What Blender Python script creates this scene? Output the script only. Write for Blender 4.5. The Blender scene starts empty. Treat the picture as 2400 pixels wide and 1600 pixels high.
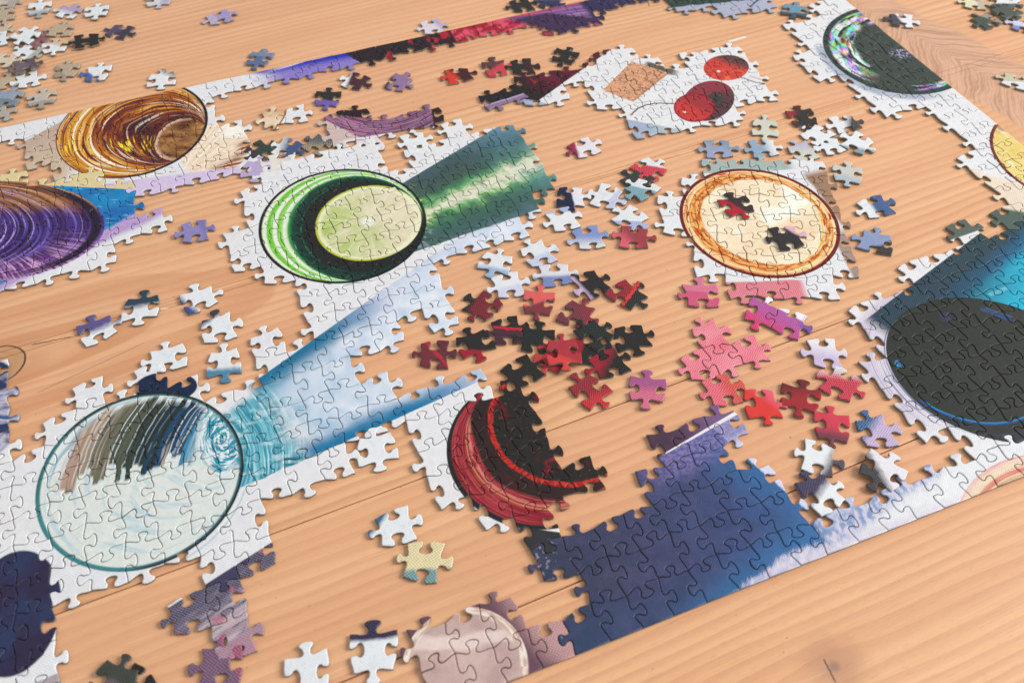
import bpy, math, random
import numpy as np

# ------------------------------------------------------------------ camera, world, lamps
SC = bpy.context.scene
COL = SC.collection
F_PX, PITCH, ROLL = 2093.76, 0.8730, 0.0147          # focal length in pixels of the 2400 px photo
T = 0.0021                                            # thickness of a puzzle piece
CAM_Z = 0.48 + T

cr, sr, cp, sp = math.cos(ROLL), math.sin(ROLL), math.cos(PITCH), math.sin(PITCH)
R0 = np.array([1, 0, 0.0]); U0 = np.array([0, sp, cp]); FW = np.array([0, cp, -sp])
RIGHT = cr * R0 - sr * U0
UP = sr * R0 + cr * U0

def at(px, py, z=T):
    """point of the level plane at height z that the photograph shows at pixel px, py (2400 x 1600)"""
    d = FW + (px - 1200) / F_PX * RIGHT + (800 - py) / F_PX * UP
    t = (z - CAM_Z) / d[2]
    return np.array([d[0] * t, d[1] * t])

cam_d = bpy.data.cameras.new("camera")
cam_d.sensor_width = 36.0
cam_d.lens = 36.0 * F_PX / 2400
cam_d.clip_start, cam_d.clip_end = 0.01, 50
cam = bpy.data.objects.new("camera", cam_d)
COL.objects.link(cam)
import mathutils
m = mathutils.Matrix([[RIGHT[0], UP[0], -FW[0], 0], [RIGHT[1], UP[1], -FW[1], 0],
                      [RIGHT[2], UP[2], -FW[2], CAM_Z], [0, 0, 0, 1]])
cam.matrix_world = m
cam_d.dof.use_dof = True
_f = at(1500, 640)
cam_d.dof.focus_distance = float(np.dot(np.array([_f[0], _f[1], T - CAM_Z]), FW))
cam_d.dof.aperture_fstop = 8.5
SC.camera = cam

W = bpy.data.worlds.new("World"); SC.world = W
W.use_nodes = True
W.node_tree.nodes["Background"].inputs[0].default_value = (0.93, 0.96, 1.0, 1)
W.node_tree.nodes["Background"].inputs[1].default_value = 0.64

def area(name, loc, target, sx, sy, power, col):
    l = bpy.data.lights.new(name, 'AREA'); l.shape = 'RECTANGLE'; l.size, l.size_y = sx, sy
    l.energy = power; l.color = col
    o = bpy.data.objects.new(name, l); COL.objects.link(o)
    o.location = loc
    o.rotation_euler = (mathutils.Vector(target) - mathutils.Vector(loc)).to_track_quat('-Z', 'Y').to_euler()
    return o
area("window_light", (5.2, 1.0, 3.3), (0.05, 0.75, 0), 2.8, 2.6, 490, (1.0, 0.985, 0.96))

SC.view_settings.view_transform = 'Standard'
SC.view_settings.look = 'None'
SC.view_settings.exposure = -0.08
SC.view_settings.gamma = 1.0
SC.cycles.use_denoising = True
SC.cycles.max_bounces = 5
SC.cycles.use_adaptive_sampling = True

# ------------------------------------------------------------------ a small language for node materials
G = None                                              # the node tree being written
class V:
    __slots__ = ("s",)
    def __init__(self, s): self.s = s
    def __add__(a, b): return MA('ADD', a, b)
    __radd__ = __add__
    def __sub__(a, b): return MA('SUBTRACT', a, b)
    def __rsub__(a, b): return MA('SUBTRACT', b, a)
    def __mul__(a, b): return MA('MULTIPLY', a, b)
    __rmul__ = __mul__
    def __truediv__(a, b): return MA('DIVIDE', a, b)
    def __rtruediv__(a, b): return MA('DIVIDE', b, a)
    def __neg__(a): return MA('MULTIPLY', a, -1)
def put(inp, v):
    if isinstance(v, V): G.links.new(v.s, inp)
    elif isinstance(v, tuple): inp.default_value = (*v, 1) if len(v) == 3 else v
    else: inp.default_value = v
def MA(op, *a):
    n = G.nodes.new('ShaderNodeMath'); n.operation = op
    for k, v in enumerate(a): put(n.inputs[k], v)
    return V(n.outputs[0])
def sin(x): return MA('SINE', x)
def frac(x): return MA('FRACT', x)
def sqrt(x): return MA('SQRT', x)
def absv(x): return MA('ABSOLUTE', x)
def mx(a, b): return MA('MAXIMUM', a, b)
def mn(a, b): return MA('MINIMUM', a, b)
def pw(a, b): return MA('POWER', a, b)
def exp(x): return MA('EXPONENT', x)
def clamp(x): return mn(mx(x, 0.0), 1.0)
def ss(a, b, x):
    n = G.nodes.new('ShaderNodeMapRange'); n.interpolation_type = 'SMOOTHSTEP'
    rev = a > b
    if rev: a, b = b, a
    put(n.inputs[0], x); n.inputs[1].default_value = a; n.inputs[2].default_value = b
    n.inputs[3].default_value, n.inputs[4].default_value = (1, 0) if rev else (0, 1)
    return V(n.outputs[0])
def band(x, c, w, soft=0.4):                          # 1 within w of c
    return 1 - ss(w * (1 - soft), w * (1 + soft), absv(x - c))
def xyz(x, y, z=0.0):
    n = G.nodes.new('ShaderNodeCombineXYZ')
    put(n.inputs[0], x); put(n.inputs[1], y); put(n.inputs[2], z)
    return V(n.outputs[0])
def noise(x, y, sx, sy, detail=2.0, seed=0.0, rough=0.5):
    n = G.nodes.new('ShaderNodeTexNoise')
    n.inputs['Scale'].default_value = 1.0; n.inputs['Detail'].default_value = detail; n.inputs['Roughness'].default_value = rough
    put(n.inputs['Vector'], xyz(x * sx, y * sy, seed))
    return V(n.outputs[0])
def noisec(x, y, sx, sy, detail=2.0, seed=0.0):
    n = G.nodes.new('ShaderNodeTexNoise')
    n.inputs['Scale'].default_value = 1.0; n.inputs['Detail'].default_value = detail
    put(n.inputs['Vector'], xyz(x * sx, y * sy, seed))
    return V(n.outputs[1])
def voro(x, y, s, feature='DISTANCE_TO_EDGE'):
    n = G.nodes.new('ShaderNodeTexVoronoi'); n.feature = feature
    n.inputs['Scale'].default_value = 1.0
    put(n.inputs['Vector'], xyz(x * s, y * s, 0.0))
    return V(n.outputs[0])
def atan2(y, x): return MA('ARCTAN2', y, x)
def mix(f, a, b, mode='MIX'):
    n = G.nodes.new('ShaderNodeMix'); n.data_type = 'RGBA'; n.blend_type = mode
    put(n.inputs[0], f); put(n.inputs[6], a); put(n.inputs[7], b)
    return V(n.outputs[2])
def ramp(f, stops, interp='LINEAR'):
    n = G.nodes.new('ShaderNodeValToRGB'); e = n.color_ramp.elements; n.color_ramp.interpolation = interp
    while len(e) < len(stops): e.new(0.5)
    for k, (p, c) in enumerate(stops): e[k].position = p
    for k, (p, c) in enumerate(stops): e[k].color = (*c, 1)
    put(n.inputs[0], f)
    return V(n.outputs[0])
def mulc(c, f):
    n = G.nodes.new('ShaderNodeVectorMath'); n.operation = 'SCALE'
    put(n.inputs[0], c); put(n.inputs['Scale'], f)
    return V(n.outputs[0])
def hsv(h, s, v):
    n = G.nodes.new('ShaderNodeCombineColor'); n.mode = 'HSV'
    for k, a in enumerate((h, s, v)): put(n.inputs[k], a)
    return V(n.outputs[0])
def attr(name, kind='OBJECT', out='Color'):
    n = G.nodes.new('ShaderNodeAttribute'); n.attribute_type = kind; n.attribute_name = name
    return V(n.outputs[out])
def sep(v):
    n = G.nodes.new('ShaderNodeSeparateXYZ'); put(n.inputs[0], v)
    return V(n.outputs[0]), V(n.outputs[1]), V(n.outputs[2])
def C(r, g, b):
    f = lambda c: ((c / 255 + 0.055) / 1.055) ** 2.4 if c > 10 else c / 255 / 12.92
    return (f(r), f(g), f(b))
def new_mat(name):
    global G
    mt = bpy.data.materials.new(name); mt.use_nodes = True
    G = mt.node_tree; G.nodes.clear()
    return mt
def lessc(c, k):                                      # measured colours include the sheen of the surface: take it off
    n = G.nodes.new('ShaderNodeVectorMath'); n.operation = 'SUBTRACT'
    put(n.inputs[0], c); n.inputs[1].default_value = (k, k, k)
    m_ = G.nodes.new('ShaderNodeVectorMath'); m_.operation = 'MAXIMUM'
    G.links.new(n.outputs[0], m_.inputs[0]); m_.inputs[1].default_value = (.004, .004, .004)
    return V(m_.outputs[0])
def finish(col, rough, bump=None, dist=0.0002, spec=0.5, strength=0.5):
    col = lessc(col, .02)
    b = G.nodes.new('ShaderNodeBsdfPrincipled'); o = G.nodes.new('ShaderNodeOutputMaterial')
    put(b.inputs['Base Color'], col); put(b.inputs['Roughness'], rough)
    b.inputs['Specular IOR Level'].default_value = spec
    if bump is not None:
        n = G.nodes.new('ShaderNodeBump'); n.inputs['Strength'].default_value = strength; n.inputs['Distance'].default_value = dist
        put(n.inputs['Height'], bump); G.links.new(n.outputs[0], b.inputs['Normal'])
    G.links.new(b.outputs[0], o.inputs[0])

# ------------------------------------------------------------------ puzzle lattice
OX, OY, TH, PU, PV = 0.0510, 0.1876, 0.3616, 0.0202, 0.0225
# refined at build time from the seams measured in the photograph
UA = np.array([math.cos(TH), math.sin(TH)]); VA = np.array([-math.sin(TH), math.cos(TH)])
def _s(x): x = min(max(x, 0), 1); return x * x * (3 - 2 * x)
class Lattice:
    def __init__(s, origin, ang, pu=PU, pv=PV, warp=False, jit=1.0, seed=0):
        s.o, s.pu, s.pv, s.warp, s.jit, s.seed = np.array(origin), pu, pv, warp, jit, seed
        s.u = np.array([math.cos(ang), math.sin(ang)]); s.v = np.array([-math.sin(ang), math.cos(ang)])
        s.edges = {}
        s.fl_i, s.fl_j = (25,), (0, 27)
    def raw(s, i, j):
        if s.warp:
            i = i + 0.35 * _s((i - 17) / 8); j = j + 0.42 * _s((j - 17) / 10)
        return s.o + i * s.pu * s.u + j * s.pv * s.v
    def node(s, i, j):
        r = random.Random((i * 7919 + j * 104729 + s.seed * 31) & 0xffffff)
        di, dj = r.uniform(-.06, .06), r.uniform(-.05, .05) + (0.075 if (i + j) % 2 else -0.075)
        if s.warp:
            if i in s.fl_i: di = 0
            if j in s.fl_j: dj = 0
        return s.raw(i + di * s.jit, j + dj * s.jit)
    def edge(s, kind, i, j):
        k = (kind, i, j)
        if k not in s.edges:
            a = s.node(i, j); b = s.node(i + 1, j) if kind == 'h' else s.node(i, j + 1)
            r = random.Random((i * 3571 + j * 15485863 + (17 if kind == 'h' else 5) + s.seed * 77) & 0xffffff)
            flat = s.warp and ((kind == 'h' and j in s.fl_j) or (kind == 'v' and i in s.fl_i))
            sg = 1 if (i + j) % 2 else -1
            if r.random() < 0.16: sg = -sg
            s.edges[k] = np.array([a, b]) if flat else tab_edge(a, b, sg, r)
        return s.edges[k]
    def outline(s, i, j):
        e = [s.edge('h', i, j), s.edge('v', i + 1, j), s.edge('h', i, j + 1)[::-1], s.edge('v', i, j)[::-1]]
        return np.concatenate([x[:-1] for x in e])

def bez(p, n):
    t = np.linspace(0, 1, n + 1)[:, None]
    return (1 - t) ** 3 * p[0] + 3 * (1 - t) ** 2 * t * p[1] + 3 * (1 - t) * t * t * p[2] + t ** 3 * p[3]
def tab_edge(a, b, sg, r):
    t = 0.114 + r.uniform(-.013, .013); J = lambda k: r.uniform(-k, k)
    A, B, Cc, D, E = J(.03), J(.045), J(.015), J(.03), J(.03)
    P = np.array([(0, 0), (.16, .02 + A), (.5 + B + D, -1.75 * t + Cc), (.5 - .86 * t + B, .95 * t + Cc), (.5 - 3.5 * t + B - D, 3.2 * t + Cc),
                  (.5 + 3.5 * t + B - D, 3.2 * t + Cc), (.5 + .86 * t + B, .95 * t + Cc), (.5 + B + D, -1.75 * t + Cc), (.84, .02 + E), (1, 0)])
    q = np.concatenate([bez(P[0:4], 7)[:-1], bez(P[3:7], 10)[:-1], bez(P[6:10], 7)])
    d = b - a; n = np.array([-d[1], d[0]]) * (0.0208 / max(np.hypot(*d), 1e-6))
    return a + q[:, :1] * d + sg * q[:, 1:] * n

def inset(P, d):
    e = np.roll(P, -1, 0) - P
    n = np.stack([-e[:, 1], e[:, 0]], 1); n /= np.maximum(np.hypot(n[:, 0], n[:, 1]), 1e-9)[:, None]
    m_ = n + np.roll(n, 1, 0); l = np.maximum((m_ ** 2).sum(1), 0.8)
    return P + m_ * (2 * d / l)[:, None]

GAP, BEV = 0.00018, 0.00052
def piece_mesh(name, P, c, mats, uv_off):
    """P: outline, counter-clockwise, in metres round its centre c; a solid piece with a pressed, rounded rim"""
    P = P - c
    p0 = inset(P, GAP); p1 = inset(P, GAP + BEV * .35); p2 = inset(P, GAP + BEV)
    K = len(P)
    rings = [(p0, 0.0), (p0, T - BEV), (p1, T - BEV * .35), (p2, T)]
    v = np.concatenate([np.column_stack([p, np.full(K, z)]) for p, z in rings])
    f, mi, sm = [], [], []
    for r_ in range(3):
        for k in range(K):
            k2 = (k + 1) % K
            f.append((r_ * K + k, r_ * K + k2, (r_ + 1) * K + k2, (r_ + 1) * K + k)); mi.append(1 if r_ == 0 else 0); sm.append(r_ > 0)
    f.append(tuple(range(3 * K, 4 * K))); mi.append(0); sm.append(False)
    f.append(tuple(range(K - 1, -1, -1))); mi.append(1); sm.append(False)
    me = bpy.data.meshes.new(name)
    me.from_pydata(v.tolist(), [], f)
    for mt in mats: me.materials.append(mt)
    me.polygons.foreach_set('material_index', mi); me.polygons.foreach_set('use_smooth', sm)
    uv = me.uv_layers.new(name='print')
    li = np.empty(len(me.loops), np.int32); me.loops.foreach_get('vertex_index', li)
    uv.data.foreach_set('uv', (v[li, :2] + uv_off).astype(np.float32).ravel())
    me.update()
    return me

def floor(x): return MA('FLOOR', x)
def rnd1(x):
    n = G.nodes.new('ShaderNodeTexWhiteNoise'); n.noise_dimensions = '1D'
    put(n.inputs['W'], x)
    return V(n.outputs['Value'])

# ------------------------------------------------------------------ the print: drawing helpers (all in millimetres on the puzzle plane)
X = Y = None
def fit_ellipse(pts, circle=False):
    q = np.array([at(*p) * 1000 for p in pts])
    if circle:
        A = np.column_stack([q, np.ones(len(q))]); b = (q ** 2).sum(1)
        s = np.linalg.lstsq(A, b, rcond=None)[0]; c = s[:2] / 2
        r = math.sqrt(s[2] + (c ** 2).sum())
        return c, np.eye(2) / r
    mu = q.mean(0); z = (q - mu) / 50
    A = np.column_stack([z[:, 0] ** 2, z[:, 0] * z[:, 1], z[:, 1] ** 2, z[:, 0], z[:, 1]])
    s = np.linalg.lstsq(A, np.ones(len(z)), rcond=None)[0]
    Q = np.array([[s[0], s[1] / 2], [s[1] / 2, s[2]]])
    c = np.linalg.solve(-2 * Q, s[3:])
    k = 1 + c @ Q @ c
    L = np.linalg.cholesky(Q / k)
    return mu + c * 50, L.T / 50
class Ell:
    """r: 1 on the rim; qx, qy: position with the rim at distance 1; a: angle"""
    def __init__(s, pts, circle=False, seam_left=False):
        s.sl = seam_left
        s.c, s.m = fit_ellipse(pts, circle)
        dx, dy = X - float(s.c[0]), Y - float(s.c[1])
        s.qx = dx * float(s.m[0, 0]) + dy * float(s.m[0, 1])
        s.qy = dx * float(s.m[1, 0]) + dy * float(s.m[1, 1])
        s.r = sqrt(s.qx * s.qx + s.qy * s.qy)
        s.size = 1 / math.sqrt(abs(np.linalg.det(s.m)))
    @property
    def a(s): return atan2(s.qy, s.qx) if s.sl else atan2(-s.qy, -s.qx)
def crescent(o, i):                                   # 0 on the rim of o, 1 on the rim of i
    d = 1 - o.r
    e = i.r - 1
    return d / mx(d + e * (i.size / o.size), 0.001)
class Line:
    """d: millimetres to the left of p1 -> p2, t: 0..1 along it"""
    def __init__(s, p1, p2):
        a, b = at(*p1) * 1000, at(*p2) * 1000
        l = float(np.hypot(*(b - a))); u = (b - a) / l
        dx, dy = X - float(a[0]), Y - float(a[1])
        s.t = (dx * float(u[0]) + dy * float(u[1])) / l
        s.d = dy * float(u[0]) - dx * float(u[1])
        s.len = l
def stroke(p1, p2, w):
    l = Line(p1, p2)
    return (1 - ss(w * .6, w * 1.4, absv(l.d))) * ss(-.04, .04, l.t) * (1 - ss(.96, 1.04, l.t))
def dot(p, r):
    c = at(*p) * 1000
    dx, dy = X - float(c[0]), Y - float(c[1])
    return 1 - ss(r * .6, r * 1.3, sqrt(dx * dx + dy * dy))

def lattice_uv():
    u = X * float(UA[0]) + Y * float(UA[1]); v = Y * float(UA[0]) - X * float(UA[1])
    return u, v
def weave(p=1.5):                                     # the printed cloth the glasses stand on
    u, v = lattice_uv()
    k = 2 * math.pi / (p * .6 + 1.2)
    r = sin(u * k + sin(v * k * .5) * .6) * sin(v * k * 1.15)
    return r
WHITE = C(226, 226, 227)

def start(name):
    global X, Y
    mt = new_mat(name)
    u = G.nodes.new('ShaderNodeUVMap'); u.uv_map = 'print'
    x, y, _ = sep(V(u.outputs[0]))
    X, Y = x * 1000, y * 1000
    return mt
def paper():                                          # white cloth with a faint, slightly pink weave
    n = noise(X, Y, .05, .05, 2, 3.1)
    w = weave(1.3)
    c = mix(clamp(n * 1.6 - .4), C(219, 219, 221), C(227, 227, 224))
    c = mix(ss(.5, .75, noise(X, Y, .02, .02, 3, 23.0)) * .5, c, C(224, 219, 214))
    return mix(clamp(w * .5 + .1), c, C(202, 195, 202))
def end(col, rough=0.40):
    u, v = lattice_uv()
    k = 2 * math.pi / 0.62
    linen = sin(u * k) * sin(v * k)
    n = noise(X, Y, .9, .9, 3, 9.0)
    h = linen * .5 + n * .9
    kl = 2 * math.pi / 1.95
    cl = sin(u * kl + sin(v * kl * .5) * .5) * sin(v * kl * 1.08)
    col = mulc(col, cl * .11 + 1.0)
    n2 = noise(X, Y, .22, .22, 4, 19.0)
    col = mix(.16, col, mulc(col, n * 1.0 + .5))
    col = mix(.18, col, mulc(col, n2 * 1.4 + .3))
    finish(col, rough + .1, h, 0.00012, 0.30, 0.4)

ART = {}
def art(f):
    ART[f.__name__] = f
    return f

def beam(c):
    """blue shadow wedge of the clear tumbler, shared by the lime and the tumbler sections"""
    up = Line((577, 908), (923, 663)); lo = Line((704, 1082), (1184, 866))
    w = weave(1.6); n = noise(X, Y, .05, .05, 3, 1.7)
    m3 = noise(X, Y, .07, .07, 4, 27.0)
    pale = mix(clamp(w * .5 + n * 1.0 + (m3 - .5) * 1.6 - .42), C(222, 224, 230), C(160, 182, 208))
    pale = mix(clamp(ss(.75, .0, lo.t) * .38 + w * .25 + (m3 - .5)), pale, C(112, 164, 194))
    inside = ss(.6, -.6, up.d) * ss(-.6, .6, lo.d) * ss(-.02, .1, up.t)
    c = mix(inside, c, pale)
    blue = mix(clamp(w * .5 + n), C(28, 88, 126), C(58, 134, 166))
    blue = mix(ss(.45, .9, up.t), blue, C(150, 165, 195))
    k = ss(-20, -6, up.d + (n - .5) * 14 + w * 4.0) * ss(.6, -.4, up.d) * ss(-.02, .05, up.t) * (1 - .75 * ss(.72, .98, up.t)) * ss(-.6, .6, lo.d)
    c = mix(k, c, blue)
    blue2 = mix(ss(.55, .95, lo.t), C(38, 115, 155), C(165, 178, 205))
    k2 = ss(17, 4, lo.d + (n - .5) * 12 + w * 4.0) * ss(-.5, .5, lo.d) * ss(-.1, .1, lo.t) * (1 - .6 * ss(.75, 1.0, lo.t))
    return mix(k2, c, blue2)

@art
def lime():
    c = paper()
    c = beam(c)
    U = Line((945, 429), (1103, 335)); L = Line((999, 581.5), (1140, 533))
    w = weave(1.7); n = noise(X, Y, .06, .06, 3, 4.0); fine = noise(X, Y, .5, .5, 2, 8.0)
    s = -U.d / mx(L.d - U.d, 1.0) + (noise(U.t, U.d, 9, .05, 4, 31.0) - .5) * .22 + (n - .5) * .2 + w * .05 + (fine - .5) * .14
    near = ramp(clamp(s), [(0, C(50, 75, 88)), (.12, C(40, 62, 66)), (.34, C(38, 72, 62)), (.42, C(70, 160, 80)), (.49, C(225, 220, 190)),
                           (.57, C(232, 226, 205)), (.62, C(110, 180, 90)), (.7, C(38, 92, 70)), (.9, C(40, 75, 75)), (1, C(70, 100, 110))])
    far = ramp(clamp(s), [(0, C(105, 140, 165)), (.2, C(58, 108, 128)), (.36, C(96, 146, 140)), (.46, C(225, 222, 200)), (.55, C(215, 218, 208)),
                          (.64, C(120, 165, 165)), (.74, C(95, 150, 150)), (.86, C(75, 120, 130)), (1, C(120, 150, 160))])
    sh = mix(ss(.55, 1.75, U.t + (n - .5) * .6), near, far)
    sh = mix(ss(.5, .66, noise(X, Y, .11, .11, 4, 33.0)) * .4, sh, C(40, 96, 72))
    sh = mix(clamp(w * .38), sh, C(190, 205, 195))
    sh = mix(clamp(w * -.35), sh, C(36, 66, 66))
    tip = ss(1.75, 1.95, U.t - U.d * .004)                 # the wedge ends on woven tan cloth
    sh = mix(tip, sh, mix(clamp(w * .5 + .5), C(120, 105, 85), C(205, 190, 165)))
    k = ss(.5, -.5, U.d) * ss(-.5, .5, L.d) * ss(-.5, -.4, L.t)
    c = mix(k, c, sh)
    O = Ell([(606.8, 525.4), (999, 518), (815.5, 397.3), (807.9, 665.7), (677.8, 431), (958.4, 436), (938, 622.3), (652, 627)])
    I = Ell([(739.5, 530.5), (986, 515), (879, 434.8), (858.9, 609.6), (769.6, 474.4), (785, 599.4), (953, 579)])
    D = Ell([(676.5, 535.6), (698, 487), (795, 426), (880, 415), (990, 515), (769.6, 642), (706, 597), (880, 657)])
    # caustic streak on the right of the glass
    rr = (O.r - 1.0)
    cau = ss(.16, .02, rr) * ss(-.55, -.2, O.qy) * ss(.75, .3, O.qy) * ss(.3, .8, O.qx)
    cn = noise(O.a, O.r, 9, 4, 3, 2.0)
    c = mix(cau * ss(.48, .62, cn), c, mix(ss(-.2, .25, O.qy), C(205, 212, 215), C(215, 220, 110)))
    s2 = crescent(O, D)
    wob = noise(O.a, s2, .9, .8, 2, 1.0)
    s2w = s2 + (wob - .5) * .16
    g = ramp(clamp(s2w), [(0, C(44, 42, 44)), (.09, C(120, 180, 70)), (.15, C(226, 226, 205)), (.22, C(222, 226, 200)), (.28, C(104, 184, 60)), (.40, C(126, 198, 72)), (.46, C(226, 230, 216)),
                          (.53, C(228, 230, 218)), (.58, C(120, 186, 66)), (.7, C(150, 206, 110)), (.76, C(228, 230, 214)), (.84, C(200, 220, 180)), (.9, C(70, 150, 78)), (1, C(40, 90, 66))])
    hi = noise(O.a, s2, 2.2, 12, 2, 5.0)
    g = mix(ss(.62, .7, hi) * .45, g, C(235, 238, 225))
    g = mix(ss(.62, .70, noise(O.a, s2, 1.6, 16, 2, 7.0)) * .7 * ss(-.2, .5, O.qx), g, C(40, 84, 54))
    s3 = crescent(D, I)
    d = ramp(clamp(s3 + (wob - .5) * .25), [(0, C(40, 70, 62)), (.25, C(42, 58, 54)), (.5, C(46, 50, 48)), (1, C(50, 48, 48))])
    sp = noise(X, Y, .8, .8, 3, 6.0)
    d = mix(ss(.56, .68, sp) * ss(.36, .1, absv(s3 - .2)) * .5, d, C(40, 120, 90))
    d = mix(band(s3 + (sp - .5) * .3, .42, .03) * ss(-.1, -.5, D.qx) * ss(.45, .6, noise(O.a, s3, 4, 2, 2, 3.0)), d, C(36, 110, 82))
    a = I.a
    wedge = absv(sin(a * 5.0 + .4))
    rib = ss(.28, .05, wedge) * ss(.15, .4, I.r)
    side = ss(-.9, .7, I.qx + I.qy * .5 + (noise(X, Y, .08, .08, 2, 3.3) - .5) * .9)
    flesh = mix(side, C(168, 186, 96), C(214, 204, 172))
    flesh = mix(ss(.4, .66, noise(X, Y, .05, .05, 4, 13.0)) * .5, flesh, C(226, 214, 190))
    flesh = mix(clamp(noise(a, I.r, 7, 1.5, 3, 4.4) * 1.8 - .7) * .5, flesh, C(232, 228, 200))
    flesh = mix(rib * .28, flesh, C(236, 232, 212))
    flesh = mix(ss(.22, .0, I.r + (noise(X, Y, .12, .12, 3, 6.0) - .5) * .2), flesh, C(232, 230, 220))
    flesh = mix(ss(.86, .93, I.r) * .8, flesh, C(228, 226, 190))
    flesh = mix(ss(.94, .985, I.r) * ss(.75, .2, I.qx), flesh, C(178, 185, 60))
    glass = mix(ss(1.0, .97, D.r), g, d)
    glass = mix(ss(1.015, .99, I.r), glass, flesh)
    glass = mix(ss(.945, .965, O.r), glass, C(44, 43, 45))
    c = mix(ss(1.0, .985, O.r), c, glass)
    for p in ((894, 417), (912, 422), (924, 442)):
        c = mix(dot(p, 1.5), c, C(230, 205, 220))
    end(c)

@art
def tumbler():
    c = paper()
    c = beam(c)
    O = Ell([(76.5, 1176), (280.6, 1340.6), (575, 1076), (500, 1245), (120, 1270), (377, 916), (153, 1020), (541, 1000)])
    # teal fan thrown from the glass
    st = noise(O.a, O.r + (noise(X, Y, .04, .04, 2, 9.0) - .5) * .08, 1.4, 34, 3, 2.0, .6); st2 = noise(O.a, O.r, 26, 2.5, 3, 6.0)
    fan = mix(ss(.40, .60, st), C(18, 128, 150), C(120, 190, 202))
    fan = mix(ss(.58, .7, st2) * .16, fan, C(214, 228, 232))
    fan = mix(ss(.52, .66, noise(X, Y, .07, .12, 4, 41.0)) * .55, fan, C(206, 224, 230))
    fan = mix(ss(.58, .66, st) * .8, fan, C(222, 230, 234))
    bup = Line((577, 908), (923, 663)); blo = Line((600, 1128), (704, 1082))
    k = ss(1.72, 1.34, O.r + (st2 - .5) * .35 + (noise(X, Y, .05, .05, 3, 12.0) - .5) * .5) * ss(-4, -12, bup.d + (st - .5) * 8) * ss(.1, .55, O.qx) * ss(-.5, .6, blo.d + (st2 - .5) * 6)
    c = mix(k * .95, c, fan)
    k2 = band(O.r + O.qy * .12, 1.5, .10) * ss(-.5, -.1, O.qy) * ss(.4, .1, O.qy) * ss(.2, .6, O.qx) * ss(-.5, .6, blo.d)
    c = mix(k2 * ss(.42, .55, st2), c, C(30, 118, 140))
    # navy print above the rim
    B = Ell([(313, 905), (340, 885), (374, 873), (420, 873), (452, 885), (455, 918), (380, 945), (330, 930)])
    c = mix(ss(1.04, .97, B.r), c, C(42, 52, 74))
    # mottled dark cloth reaching in at the lower right corner
    ml = Line((432, 1400), (602, 1292))
    c = mix(ss(.4, -.4, ml.d) * ss(-.5, 0, ml.t), c, C(72, 70, 92))
    S = Ell([(470, 1030), (490, 975), (535, 955), (572, 985), (578, 1060), (545, 1105), (500, 1100)])
    s = crescent(O, S)
    wob = noise(O.a, s, 1.1, 2.0, 2, 3.0)
    sl = noise(O.a, s + (wob - .5) * .12, .9, 26, 3, 1.0, .6)
    lines = mix(ss(.52, .64, sl) * .8, C(213, 216, 210), C(178, 200, 206))
    up = Line((184, 1117), (445, 1064))
    top = ss(-2, 10, up.d)
    tl = mix(ss(.5, .64, sl) * .8, C(218, 222, 219), C(122, 168, 182))
    g = mix(top * .9, lines, tl)
    bl_ = Line((332, 975), (262, 1130))
    ph = (bl_.d + (bl_.t - .4) * (bl_.t - .4) * -9 + 42 + (wob - .5) * 8) / 92
    q = ph * 28 + (noise(bl_.t, ph, 1.6, 9, 2, 8.0) - .5) * 1.0
    idx = floor(q); fr = frac(q); r1 = rnd1(idx); r2 = rnd1(idx + 37.3)
    strokes = ramp(clamp(ph + (r1 - .5) * .16), [(0, C(200, 202, 200)), (.06, C(198, 180, 168)), (.14, C(180, 150, 132)), (.26, C(136, 124, 106)), (.38, C(84, 92, 78)),
                               (.5, C(62, 72, 66)), (.58, C(54, 62, 60)), (.66, C(48, 68, 82)), (.76, C(46, 76, 110)), (.86, C(70, 130, 160)), (1, C(130, 180, 200))])
    strokes = mix(ss(.5, .66, noise(bl_.t, q, 1.2, 1.6, 3, 9.0)) * .6, strokes, C(36, 44, 42))
    gap = ss(.34, .1, fr) * ss(.35, .9, r2)
    strokes = mix(gap * .8, strokes, C(214, 218, 214))
    strokes = mix(ss(.6, .68, noise(bl_.t, q, .8, 1.1, 2, 4.0)) * .6, strokes, C(206, 190, 178))
    kk = ss(-1.5, 1.5, up.d - (r2 - .5) * 16 + 3) * ss(.0, .1, ph) * ss(1.0, .9, ph) * ss(.97, .86, O.r + (r1 - .5) * .12) * ss(1.05, 1.25, S.r + (r2 - .5) * .2)
    g = mix(kk, g, strokes)
    # teal swirl
    sa = noise(S.a, S.r + (noise(X, Y, .06, .06, 2, 5.0) - .5) * .5, 1.0, 9, 4, 5.0, .65)
    swc = mix(ss(.44, .54, sa), C(218, 226, 228), C(16, 138, 160))
    swc = mix(ss(.6, .7, noise(S.a, S.r, 1.3, 14, 3, 7.0)) * .8, swc, C(60, 110, 122))
    swc = mix(ss(.55, .65, noise(X, Y, .12, .12, 3, 5.5)) * .5, swc, C(222, 228, 230))
    swm = ss(1.25, .85, S.r + (noise(X, Y, .1, .1, 2, 1.5) - .5) * .7)
    g = mix(swm, g, swc)
    rim = mix(ss(.955, .985, O.r), C(84, 120, 124), C(42, 50, 52))
    rimc = mix(mx(ss(.05, -.35, O.qy) * ss(.35, -.1, O.qx), ss(-.75, -.95, O.qx) * .6) * .75, rim, C(70, 140, 144))
    g = mix(ss(.945, .962, O.r), g, rimc)
    c = mix(ss(1.005, .99, O.r), c, g)
    # glimpse of pale reflections right of the rim
    c = mix(band(O.r + (wob - .5) * .03, 1.05, .008) * ss(.2, .6, O.qx) * ss(.2, -.3, O.qy) * .5, c, C(130, 175, 190))
    end(c)

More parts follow.
